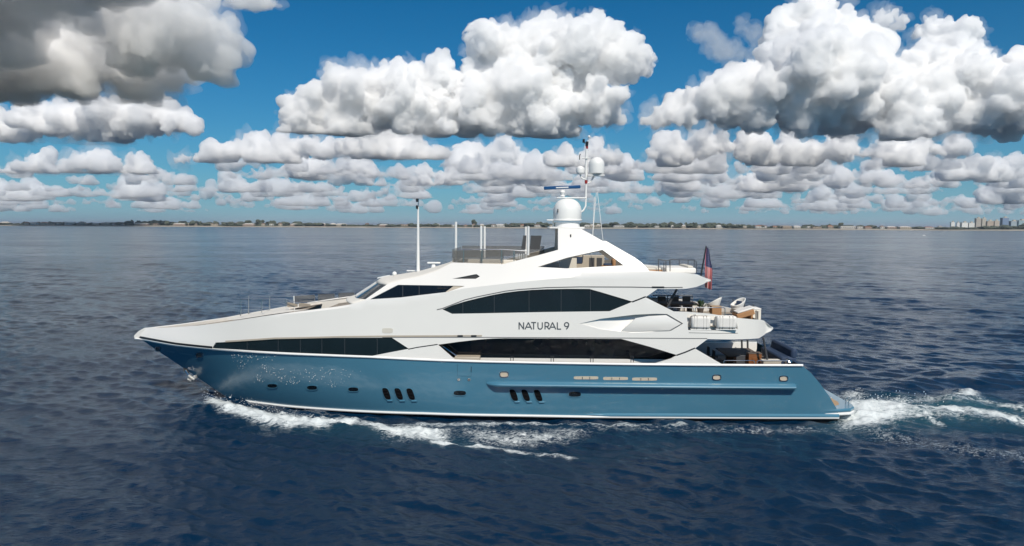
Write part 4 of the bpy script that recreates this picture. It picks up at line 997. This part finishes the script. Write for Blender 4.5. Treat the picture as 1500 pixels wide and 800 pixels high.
# ------------------------------------------------------------------ coast
SAND = mat('beach_sand', (.36, .32, .26), .9, var=.15, vscale=.02); LAND = mat('coastal_land', (.07, .08, .05), .9, var=.3, vscale=.01)
TREE = mat('far_foliage', (.062, .075, .05), .9, var=.5, vscale=.04); TRUNK = mat('trunk_bark', (.12, .09, .07), .9)
def coast_y(x): return float(np.interp(x, [-2600, -1500, 0, 1500, 2600], [2580, 2450, 2250, 1900, 1620]))
cxs = np.linspace(-3600, 3600, 181)
def strip(name, prof, material):
    rows = [[Vector((x, coast_y(x) + d + 9 * math.sin(x * .011 + d) + 5 * math.sin(x * .037), z)) for x in cxs] for d, z in prof]
    return tag(MB().grid(rows, flip=True).build(name, material, None), kind='structure')
strip('beach', [(-12, -.6), (0, .35), (25, 2.2), (42, 3.6)], SAND)
strip('coastal_land', [(41, 3.4), (70, 5.5), (400, 7), (2500, 8)], LAND)
rt = random.Random(21)
def blob_into(mb, c, rx, rz, rnd):
    bm = bmesh.new(); bmesh.ops.create_icosphere(bm, subdivisions=2, radius=1)
    s = rnd.uniform(0, 100); vs = []
    for v in bm.verts:
        k = 1 + .55 * noise.noise(v.co * 1.7 + Vector((s, s, s))) + .3 * noise.noise(v.co * 4 + Vector((s, 0, s)))
        vs.append(c + Vector((v.co.x * rx * k, v.co.y * rx * k, v.co.z * rz * k)))
    bm.verts.index_update(); fs = [tuple(v.index for v in f.verts) for f in bm.faces]; bm.free(); mb.add(vs, fs)
mb = MB(); x = -3300
while x < 3200:
    h = rt.uniform(6.5, 12) * (1.25 if rt.random() < .2 else 1) * (.9 + .35 * math.sin(x * .004) + .2 * math.sin(x * .013)); w = rt.uniform(7, 20)
    y = coast_y(x) + rt.choice((60, 80, 130, 150, 170, 200)) + rt.uniform(-8, 8)
    blob_into(mb, Vector((x, y, 5 + h * .5)), w, h * .62, rt); x += w * rt.uniform(.25, .95)
tag(mb.build('distant_tree_belt', TREE, None, sharp=None), 'dark green belt of low trees along the far shore', 'trees', kind='stuff')
def px_on_coast(px, d=90):
    o, dr = ray(px, 330); k = dr.x / dr.y; y = 2200
    for _ in range(8): y = coast_y(k * (y + 39.6)) + d
    return Vector((k * (y + 39.6), y, 5.0)), y / 1000.0
for i, (px, hp, wp, lab) in enumerate(((380, 9, 10, 'round dark tree standing tall above far shore, left of the light mast'), (363, 8, 9, 'smaller round tree left of the tall round tree on far shore'), (694, 11, 6, 'tall narrow conifer on far shore above the front white post'), (924, 8, 11, 'broad rounded tree on far shore right of the radar mast'), (898, 7.5, 16, 'wide low tree next to the broad rounded tree on far shore'), (1231, 8, 7, 'small pointed tree above the white beach houses at right'))):
    p, s = px_on_coast(px, 120); t = empty('coastal_tree', p); tag(t, lab, 'tree', 'single trees on the far shore')
    MB().tube([(0, 0, -1), (0, 0, hp * s * .6)], .5 * s, 6, .25 * s).build('trunk', TRUNK, t)
    m_ = MB(); rn_ = random.Random(i)
    for k in range(7): blob_into(m_, Vector((rn_.gauss(0, .22) * wp * s, rn_.gauss(0, 2), hp * s * rn_.uniform(.45, .8))), wp * s * .27, hp * s * .24, rn_)
    m_.build('crown', TREE, t, sharp=None)
HW = [mat('house_wall_' + n, c, .8, var=.08, vscale=.1) for n, c in (('white', (.62, .6, .56)), ('cream', (.5, .43, .34)), ('tan', (.4, .32, .24)), ('pink', (.45, .33, .27)))]
HR = [mat('house_roof_' + n, c, .8, var=.15, vscale=.2) for n, c in (('grey', (.22, .22, .22)), ('terracotta', (.26, .12, .075)), ('pale', (.5, .48, .45)), ('brown', (.15, .1, .08)))]
WIN = mat('far_window', (.03, .035, .04), .2)
def house(px, wpx, hpx, wm, rm, lab, group, flat=False, d=62):
    p, s = px_on_coast(px, d); w = wpx * s; h = hpx * s; dp = min(w * .6, 14)
    t = empty('beach_house', p - Vector((0, 0, .6))); tag(t, lab, 'house', group)
    MB().box((0, 0, h * .32), (w, dp, h * .64)).build('wall', wm, t)
    if flat: MB().box((0, 0, h * .67), (w * 1.05, dp * 1.05, h * .06)).build('roof', rm, t)
    else:
        a = h * .64; e = 1.06
        MB().add([(-w / 2 * e, -dp / 2 * e, a + .02), (w / 2 * e, -dp / 2 * e, a + .02), (w / 2 * e, dp / 2 * e, a + .02), (-w / 2 * e, dp / 2 * e, a + .02), (-w * .28, 0, h), (w * .28, 0, h)], [(0, 1, 5, 4), (1, 2, 5), (2, 3, 4, 5), (3, 0, 4), (3, 2, 1, 0)]).build('roof', rm, t, sharp=None)
    n = max(2, int(w / 5))
    for k in range(n): MB().box((-w / 2 + w * (k + .5) / n, -dp / 2 - .05, h * .3), (w / n * .5, .1, h * .3)).build('window', WIN, t)
    return t
rh = random.Random(5); x = 8
wn = ['white', 'cream', 'tan', 'pinkish']; rn2 = ['grey', 'terracotta', 'pale', 'brown']
while x < 1385:
    w = rh.choice((5, 6, 8, 10, 13, 17)); a, b = rh.choice((0, 0, 1, 1, 2, 3)), rh.choice((0, 1, 2, 2, 3)); fl_ = rh.random() < .35
    if not (604 < x < 622): house(x, w, rh.uniform(3.2, 4.8), HW[a], HR[b], 'small %s house with %s roof among trees on far shore' % (wn[a], rn2[b]), '%s houses with %s roofs along the far shore' % (wn[a], rn2[b]), fl_, rh.choice((50, 58, 66)))
    x += w + rh.choice((2, 4, 7, 11, 18))
for px, w, h, lab in ((957, 11, 8.5, 'larger flat white building above the trees right of the radar mast'), (980, 7, 10, 'taller narrow white building behind trees on far shore'), (1079, 9, 7.5, 'flat white building behind trees near the ensign side of the shore'), (103, 14, 6, 'long white villa on the far left of the shore'), (1242, 24, 5, 'long low white building on the beach at right')):
    house(px, w, h, HW[0], HR[2], lab, None, True, 150 if h > 7 else 55)
def tower(px, w, hpx, col, lab, stripes):
    hpx *= .8; col = tuple(min(.85, c * 1.25) for c in col)
    p, s = px_on_coast(px, 700); s = (p.y + 39.6) / 1000; m_ = bpy.data.materials.new('tower_facade'); m_.use_nodes = True; nt = m_.node_tree; b = nt.nodes['Principled BSDF']; b.inputs['Roughness'].default_value = .5
    tc = nt.nodes.new('ShaderNodeTexCoord'); mp = nt.nodes.new('ShaderNodeMapping'); mp.inputs['Rotation'].default_value = (R(90), 0, 0); br = nt.nodes.new('ShaderNodeTexBrick'); nt.links.new(tc.outputs['Object'], mp.inputs[0]); nt.links.new(mp.outputs[0], br.inputs[0])
    br.inputs['Scale'].default_value = .16; br.inputs['Color1'].default_value = (*[c * .35 for c in col], 1); br.inputs['Color2'].default_value = (*[c * .5 for c in col], 1); br.inputs['Mortar'].default_value = (*col, 1); br.inputs['Mortar Size'].default_value = .16; br.offset = 0; br.inputs['Row Height'].default_value = .5; br.inputs['Brick Width'].default_value = stripes
    nt.links.new(br.outputs[0], b.inputs['Base Color'])
    t = empty('apartment_tower', p); tag(t, lab, 'building'); h = hpx * s; W = w * s
    MB().box((0, 0, h / 2), (W, W * .6, h)).build('wall', m_, t); MB().box((W * .1, 0, h + 1.2 * s), (W * .35, W * .3, 2.4 * s * .6)).build('roof_plant', HW[1], t); MB().box((0, 0, h + .25), (W * 1.03, W * .63, .8)).build('parapet', HW[0], t)
for px, w, h, col, lab, st in ((1395, 5, 11, (.65, .65, .63), 'slim white tower leftmost of the shore high-rises', .9), (1403, 4, 10, (.6, .6, .6), 'narrow white tower beside the leftmost high-rise', .9), (1412, 9, 10.5, (.68, .68, .66), 'wide white apartment block left of the tall beige towers', .7), (1422, 8, 10, (.6, .6, .58), 'white apartment block touching the tall beige towers', .7), (1432, 7, 18.5, (.36, .33, .29), 'tallest grey beige tower, left one of the tall pair', .6), (1440.5, 6, 18, (.4, .37, .32), 'tall grey beige tower, right one of the tall pair', .6), (1449, 9, 13.5, (.4, .33, .27), 'brownish block right of the tall beige towers', .8), (1459, 7, 14, (.42, .36, .3), 'brown block left of the blue glass tower', .8), (1471, 9, 19.5, (.16, .22, .33), 'blue glass tower standing tallest at right', .5), (1484, 10, 13.5, (.3, .36, .4), 'grey blue block right of the blue glass tower', .8), (1496, 12, 15, (.28, .38, .42), 'greenish glass block at far right edge of shore', .8)):
    tower(px, w, h, col, lab, st)
# a small white motor boat by the far beach
p = onZ(1353, 345.5); t = empty('small_boat', p); t.scale = (.4, .4, .4); tag(t, 'tiny white motor boat off the beach at right', 'boat')
MB().add([(-5, 0, 1.4), (5, -1.5, 1.2), (5, 1.5, 1.2), (-3.5, 0, -.3), (4.8, -1.1, -.3), (4.8, 1.1, -.3), (0, -1.6, 1.3), (0, 1.6, 1.3), (0, -1.2, -.3), (0, 1.2, -.3)], [(0, 6, 8, 3), (6, 1, 4, 8), (7, 0, 3, 9), (2, 7, 9, 5), (1, 2, 5, 4), (0, 7, 6), (6, 7, 2, 1)]).build('hull', WHITE2, t)
MB().box((1, 0, 2), (3, 2, 1.6), taper=.75).build('cabin', WHITE2, t)

# ------------------------------------------------------------------ sea haze
hz = MB().box((0, 0, 36.0), (124000, 124000, 77)); hm = bpy.data.materials.new('haze_air'); hm.use_nodes = True; hn = hm.node_tree; hn.nodes.clear()
ho = hn.nodes.new('ShaderNodeOutputMaterial'); hv = hn.nodes.new('ShaderNodeVolumePrincipled'); hv.inputs['Color'].default_value = (.86, .92, 1, 1); hv.inputs['Density'].default_value = 6.0e-5; hv.inputs['Anisotropy'].default_value = .2; hn.links.new(hv.outputs[0], ho.inputs['Volume'])
tag(hz.build('haze', hm, None, sharp=None), kind='stuff')

# ------------------------------------------------------------------ clouds: closed cumulus bodies filled with even droplets
def vol(name, dens, col=(1, 1, 1)):
    m = bpy.data.materials.new(name); m.use_nodes = True; n = m.node_tree; n.nodes.clear(); o = n.nodes.new('ShaderNodeOutputMaterial'); v = n.nodes.new('ShaderNodeVolumeScatter')
    v.inputs['Color'].default_value = (*col, 1); v.inputs['Density'].default_value = dens; v.inputs['Anisotropy'].default_value = 0.0; n.links.new(v.outputs[0], o.inputs['Volume']); return m
ICO = {}
for sub in (1, 2, 3):
    b_ = bmesh.new(); bmesh.ops.create_icosphere(b_, subdivisions=sub, radius=1); b_.verts.index_update()
    ICO[sub] = (np.array([v.co[:] for v in b_.verts]), np.array([[v.index for v in f.verts] for f in b_.faces])); b_.free()
def _hash(i, j, k, s):
    h = (i.astype(np.int64) * 374761393 + j.astype(np.int64) * 668265263 + k.astype(np.int64) * 2147483647 + s * 974634777) & 0xffffffff
    h = ((h ^ (h >> 13)) * 1274126177) & 0xffffffff; h = ((h ^ (h >> 16)) * 2246822519) & 0xffffffff
    return ((h ^ (h >> 15)) & 0xffffff).astype(np.float32) / np.float32(0xffffff)
def vnoise(P):                          # smooth lattice noise, -1..1
    I = np.floor(P).astype(np.int64); f = (P - I).astype(np.float32); u = f * f * f * (f * (f * 6 - 15) + 10); o = np.zeros(len(P), np.float32)
    for a in (0, 1):
        for b in (0, 1):
            for c in (0, 1):
                w = (u[:, 0] if a else 1 - u[:, 0]) * (u[:, 1] if b else 1 - u[:, 1]) * (u[:, 2] if c else 1 - u[:, 2])
                x = I[:, 0] + a; y = I[:, 1] + b; z = I[:, 2] + c
                g = (_hash(x, y, z, 1) * 2 - 1) * (f[:, 0] - a) + (_hash(x, y, z, 2) * 2 - 1) * (f[:, 1] - b) + (_hash(x, y, z, 3) * 2 - 1) * (f[:, 2] - c)
                o += w * g
    return o * 1.6
def worley(P):                          # distance to the nearest of one point per cell
    I = np.floor(P).astype(np.int64); f = (P - I).astype(np.float32); d = np.full(len(P), 9, np.float32)
    for a in (-1, 0, 1):
        for b in (-1, 0, 1):
            for c in (-1, 0, 1):
                x = I[:, 0] + a; y = I[:, 1] + b; z = I[:, 2] + c
                q = (_hash(x, y, z, 4) + a - f[:, 0]) ** 2 + (_hash(x, y, z, 5) + b - f[:, 1]) ** 2 + (_hash(x, y, z, 6) + c - f[:, 2]) ** 2
                np.minimum(d, q, out=d)
    return np.sqrt(d)
def voxel(me, size):
    o = bpy.data.objects.new('c', me); COL.objects.link(o)
    m = o.modifiers.new('r', 'REMESH'); m.mode = 'VOXEL'; m.voxel_size = size
    m2 = bpy.data.meshes.new_from_object(o.evaluated_get(bpy.context.evaluated_depsgraph_get()))
    bpy.data.objects.remove(o); return m2
def cloud_mesh(spheres, vx, disp, base, seed, grow=1.0, flat=.2):
    Vs = []; Fs = []; n = 0
    for c, r in spheres:
        v, f = ICO[2]; Vs.append(v * r * grow + np.array(c)); Fs.append(f + n); n += len(v)
    V = np.concatenate(Vs); Fc = np.concatenate(Fs); me = bpy.data.meshes.new('c'); me.from_pydata(V.tolist(), [], Fc.tolist())
    m2 = voxel(me, vx)
    nv = len(m2.vertices); co_ = np.empty(nv * 3, np.float32); m2.vertices.foreach_get('co', co_); co_ = co_.reshape(-1, 3); nm = np.empty(nv * 3, np.float32); m2.vertices.foreach_get('normal', nm); nm = nm.reshape(-1, 3)
    P = co_.astype(np.float64); d = np.zeros(nv, np.float32); so_ = np.array((seed * 13.7, seed * 7.1, seed * 3.3))
    for sc, am, kind_ in disp:
        q = P / sc + so_
        d += am * ((0.5 - worley(q)) if kind_ == 2 else (0.45 - np.abs(vnoise(q)) * 1.6) if kind_ else vnoise(q))
    out = co_ + nm * d[:, None]
    lo = out[:, 2] < base; out[lo, 2] = base + (out[lo, 2] - base) * flat
    m2.vertices.foreach_set('co', out.ravel()); m2.update(); return voxel(m2, vx)
def puffs(blobs, D, rnd, base, slant, depth=.7, kids=(9, 4)):
    sp = []
    def at(px, py, dd): o, d = ray(px, py); return CAM + d * ((D + dd) / d.y)
    k = D / 1000
    wide = []
    for px, py, r in blobs:
        wide += [(px, py, r)] + ([(px + sd_ * r * rnd.uniform(.7, 1.1), py + r * rnd.uniform(.15, .45), r * rnd.uniform(.45, .7)) for sd_ in (-1, 1)] if r > 9 else [])
    for px, py, r in wide:
        c = at(px, py, rnd.uniform(-.6, .6) * depth * r * k + (base - py) * slant * k - 20 * k); R0 = r * k; sp.append((c, R0 * .85))
        for _ in range(kids[0]):
            a = rnd.uniform(0, 6.28); e = rnd.uniform(-.35, 1.35); r1 = R0 * rnd.uniform(.2, .5)
            q = c + Vector((math.cos(a) * math.cos(e), math.sin(a) * math.cos(e), math.sin(e) * .9)) * R0 * .8; sp.append((q, r1))
            for _ in range(kids[1]):
                a = rnd.uniform(0, 6.28); e = rnd.uniform(-.3, 1.4); sp.append((q + Vector((math.cos(a) * math.cos(e), math.sin(a) * math.cos(e), math.sin(e))) * r1 * .8, r1 * rnd.uniform(.3, .5)))
    return sp
def cloud(name, blobs, base_py, label, seed, soft=5.0, vx=1.15, group='large cumulus clouds', H0=760, kids=(13, 4), fringe=70, kind=None, amp=1.0, col=(.994, .995, .997), depth=.8, slant=.34):
    D = H0 / ((332 - base_py) / 1000); k = D / 1000; rnd = random.Random(seed)
    sp = puffs(blobs, D, rnd, base_py, slant, depth, kids)
    me = cloud_mesh(sp, vx * k, ((52 * k, 17 * k * amp, 0), (20 * k, 14 * k * amp, 2), (8.5 * k, 7.5 * k * amp, 2), (4 * k, 3.8 * k * amp, 2), (2.2 * k, 1.6 * k * amp, 0)), H0, seed)
    me.materials.append(vol('cloud_droplets', 1000 / (soft * D), col)); o = bpy.data.objects.new(name, me); COL.objects.link(o)
    tag(o, label, 'cloud' if kind is None else None, group if kind is None else None, kind)
    if fringe:
        me = cloud_mesh(sp, 1.8 * k, ((30 * k, 14 * k, 0), (12 * k, 14 * k, 0), (5 * k, 9 * k, 0)), H0 - 3 * k, seed + 50, 1.06)
        me.materials.append(vol('cloud_veil', 1000 / (fringe * D), col)); f = bpy.data.objects.new('cloud_veil', me); COL.objects.link(f); f.parent = o
    return o
CL = True
if CL:
    cloud('cumulus_cloud', [(470, 160, 40), (520, 142, 44), (570, 150, 50), (610, 143, 42), (638, 112, 22), (590, 112, 24), (550, 112, 20), (440, 185, 24), (500, 185, 30), (625, 178, 36), (643, 92, 13)], 200, 'grey based cumulus left of the tallest middle cloud', 1)
    cloud('cumulus_cloud', [(700, 120, 42), (742, 85, 46), (790, 75, 52), (850, 75, 46), (900, 82, 40), (926, 92, 20), (862, 42, 26), (742, 48, 16), (760, 135, 60), (830, 135, 55), (690, 172, 34), (720, 175, 30), (800, 178, 40), (870, 160, 30)], 203, 'tall white cumulus rising behind the radar mast', 2)
    cloud('cumulus_cloud', [(1176, 70, 50), (1150, 85, 32), (1190, 28, 38), (1235, 74, 46), (1262, 62, 28), (1292, 32, 22), (1180, 132, 76), (1100, 145, 54), (1050, 152, 44), (1008, 158, 26), (968, 172, 20), (1260, 140, 70), (1320, 138, 52), (1380, 128, 56), (1392, 62, 36), (1362, 45, 20), (1412, 95, 42), (1440, 155, 54), (1492, 150, 52), (1500, 108, 28), (1335, 178, 36), (1540, 130, 60)], 204, 'huge white cumulus tower filling the upper right sky', 3, vx=1.35, slant=.8)
    cloud('cumulus_cloud', [(975, 222, 24), (1035, 214, 27), (1100, 220, 24), (1160, 216, 26), (1230, 217, 28), (1300, 224, 24), (1350, 217, 22), (1400, 222, 20), (1330, 235, 16)], 244, 'long grey banded cloud under the huge right tower', 4)
    cloud('cumulus_cloud', [(60, 182, 30), (110, 172, 34), (170, 180, 36), (225, 176, 30), (262, 184, 20), (15, 192, 24), (-30, 180, 30), (140, 195, 24)], 213, 'pale cumulus under the dark left cloud', 5)
    cloud('cumulus_cloud', [(310, 226, 15), (345, 223, 18), (372, 216, 20), (410, 224, 20), (450, 214, 22), (490, 221, 16)], 242, 'flat cumulus under the blue gap left of centre', 6)
    cloud('cumulus_cloud', [(600, 222, 25), (635, 227, 17), (560, 213, 25), (525, 212, 20)], 236, 'ragged cumulus under the grey based middle cloud', 7)
    cloud('cumulus_cloud', [(440, 252, 15), (480, 247, 17), (515, 244, 16), (545, 254, 12)], 264, 'small flat cumulus low above the wheelhouse', 8)
    cloud('cumulus_cloud', [(265, 233, 11), (140, 238, 22), (60, 243, 22), (200, 247, 19), (20, 252, 18), (100, 250, 18)], 258, 'broken low cumulus at the left above the shore', 9)
    cloud('cumulus_cloud', [(690, 242, 25), (740, 230, 27), (772, 240, 19), (660, 262, 15), (620, 270, 14)], 274, 'low cumulus left of the satellite dome', 10)
    cloud('cumulus_cloud', [(832, 237, 18), (872, 222, 20), (895, 233, 13)], 246, 'small grey cumulus behind the mast top', 11)
    cloud('cumulus_cloud', [(1125, 262, 22), (1170, 267, 20), (1220, 262, 18), (1090, 267, 17), (1060, 262, 15), (1000, 266, 15)], 281, 'low grey cumulus row right of the mast', 12)
    cloud('cumulus_cloud', [(1425, 251, 19), (1455, 249, 18), (1402, 258, 12)], 265, 'isolated small cumulus at the right under the huge tower', 13)
    cloud('cumulus_cloud', [(1450, 287, 15), (1482, 280, 20), (1505, 276, 14)], 298, 'small cumulus at right edge above the high-rises', 14)
    cloud('cumulus_cloud', [(372, 2, 20), (395, 6, 12), (350, 0, 14)], 24, 'small bright cloud cut by the top edge left of centre', 15, soft=16, H0=1300)
    cloud('cumulus_cloud', [(1032, 44, 10), (1050, 66, 14), (1075, 75, 16), (1100, 82, 12), (1085, 40, 8), (1105, 50, 7)], 96, 'thin wispy cloud between the two tall white clouds', 16, soft=75, amp=1.8, H0=1200)
    # dark cloud overhead at left, seen from below
    sp = []; rd_ = random.Random(31)
    for k in range(120):
        y = rd_.uniform(1700, 4000); xe_ = np.interp(y, [1700, 2300, 2700, 3200, 3950], [-720, -1030, -1240, -1430, -1930]); x = xe_ - rd_.uniform(0, 1) ** 1.3 * 3300
        if y < 2800 and x > -1750 and not (x > -1330 and y > 2450 and rd_.random() < .6) and rd_.random() < .85: continue
        r = rd_.uniform(140, 330) * (.55 if x > xe_ - 250 else 1); sp.append(((x, y, 760 + r * .75), r))
        for _ in range(5): a = rd_.uniform(0, 6.28); e = rd_.uniform(-.5, 1.2); r1 = r * rd_.uniform(.3, .5); sp.append(((x + r * .85 * math.cos(a) * math.cos(e), y + r * .85 * math.sin(a) * math.cos(e), 760 + r * .75 + r * .8 * math.sin(e)), r1))
    me = cloud_mesh(sp, 7, ((200, 120, 0), (80, 70, 0), (60, 60, 2), (26, 26, 2), (12, 11, 2)), 705, 31, flat=.5); me.materials.append(vol('cloud_droplets', .016, (.955, .978, 1)))
    mf = cloud_mesh(sp, 14, ((180, 140, 0), (70, 90, 0), (30, 40, 0)), 690, 33, 1.08); mf.materials.append(vol('cloud_veil', .003)); fo_ = bpy.data.objects.new('cloud_veil', mf); COL.objects.link(fo_)
    o = bpy.data.objects.new('storm_cloud', me); COL.objects.link(o); tag(o, 'dark grey cloud overhead filling the upper left sky', 'cloud'); fo_.parent = o
    for row, (ys, wmin, wmax, n_) in enumerate((((256, 266, 275), 26, 75, 66), ((284, 291, 298), 20, 62, 110), ((304, 309, 314), 16, 50, 150))):
        rr_ = random.Random(60 + row); allm = []
        for yb in ys:
            bl = []
            for _ in range(n_ // 3):
                cx = rr_.uniform(-30, 1530); w = rr_.uniform(wmin, wmax); h = w * rr_.uniform(.22, .48) * (1 if row < 2 else .8)
                up = abs(rr_.gauss(0, 3.5)) * (1.2, 1, .7)[row]
                for j in range(rr_.randint(2, 7)): bl.append((cx + rr_.uniform(-.5, .5) * w, yb - up - h * rr_.uniform(.2, .7), h * rr_.uniform(.4, .75)))
            cloud('distant_cloud_row', bl, yb, 'row of small distant cumulus low above the horizon', 70 + row * 3 + ys.index(yb), kind='stuff', kids=(6, 2), vx=1.25, soft=7, amp=.8, fringe=0, col=((.97, .98, 1), (.94, .97, 1), (.9, .95, 1))[row])  # bluer, dimmer albedo by row paints in the haze of distance
    # unseen cumulus added above the frame for the sea to reflect
    for i, (x, y, z, r) in enumerate(((250, 750, 820, 200), (700, 1000, 820, 220), (-420, 600, 820, 200), (1050, 800, 820, 200), (-900, 950, 820, 220), (0, 1050, 820, 160))):
        rd_ = random.Random(200 + i); sp = []
        for _ in range(16):
            c = Vector((x + rd_.gauss(0, 1) * r * .9, y + rd_.gauss(0, 1) * r * .5, z + rd_.uniform(0, .7) * r)); q = r * rd_.uniform(.3, .6); sp.append((c, q))
            for _ in range(6): a = rd_.uniform(0, 6.28); e = rd_.uniform(-.3, 1.3); sp.append((c + Vector((math.cos(a) * math.cos(e), math.sin(a) * math.cos(e), math.sin(e))) * q * .85, q * rd_.uniform(.25, .5)))
        me = cloud_mesh(sp, 14, ((120, 45, 0), (50, 24, 2)), 740, 200 + i); me.materials.append(vol('cloud_droplets', .02)); o = bpy.data.objects.new('added_overhead_cloud', me); COL.objects.link(o); tag(o, 'unseen cumulus added above the frame for the sea to reflect', kind='stuff')
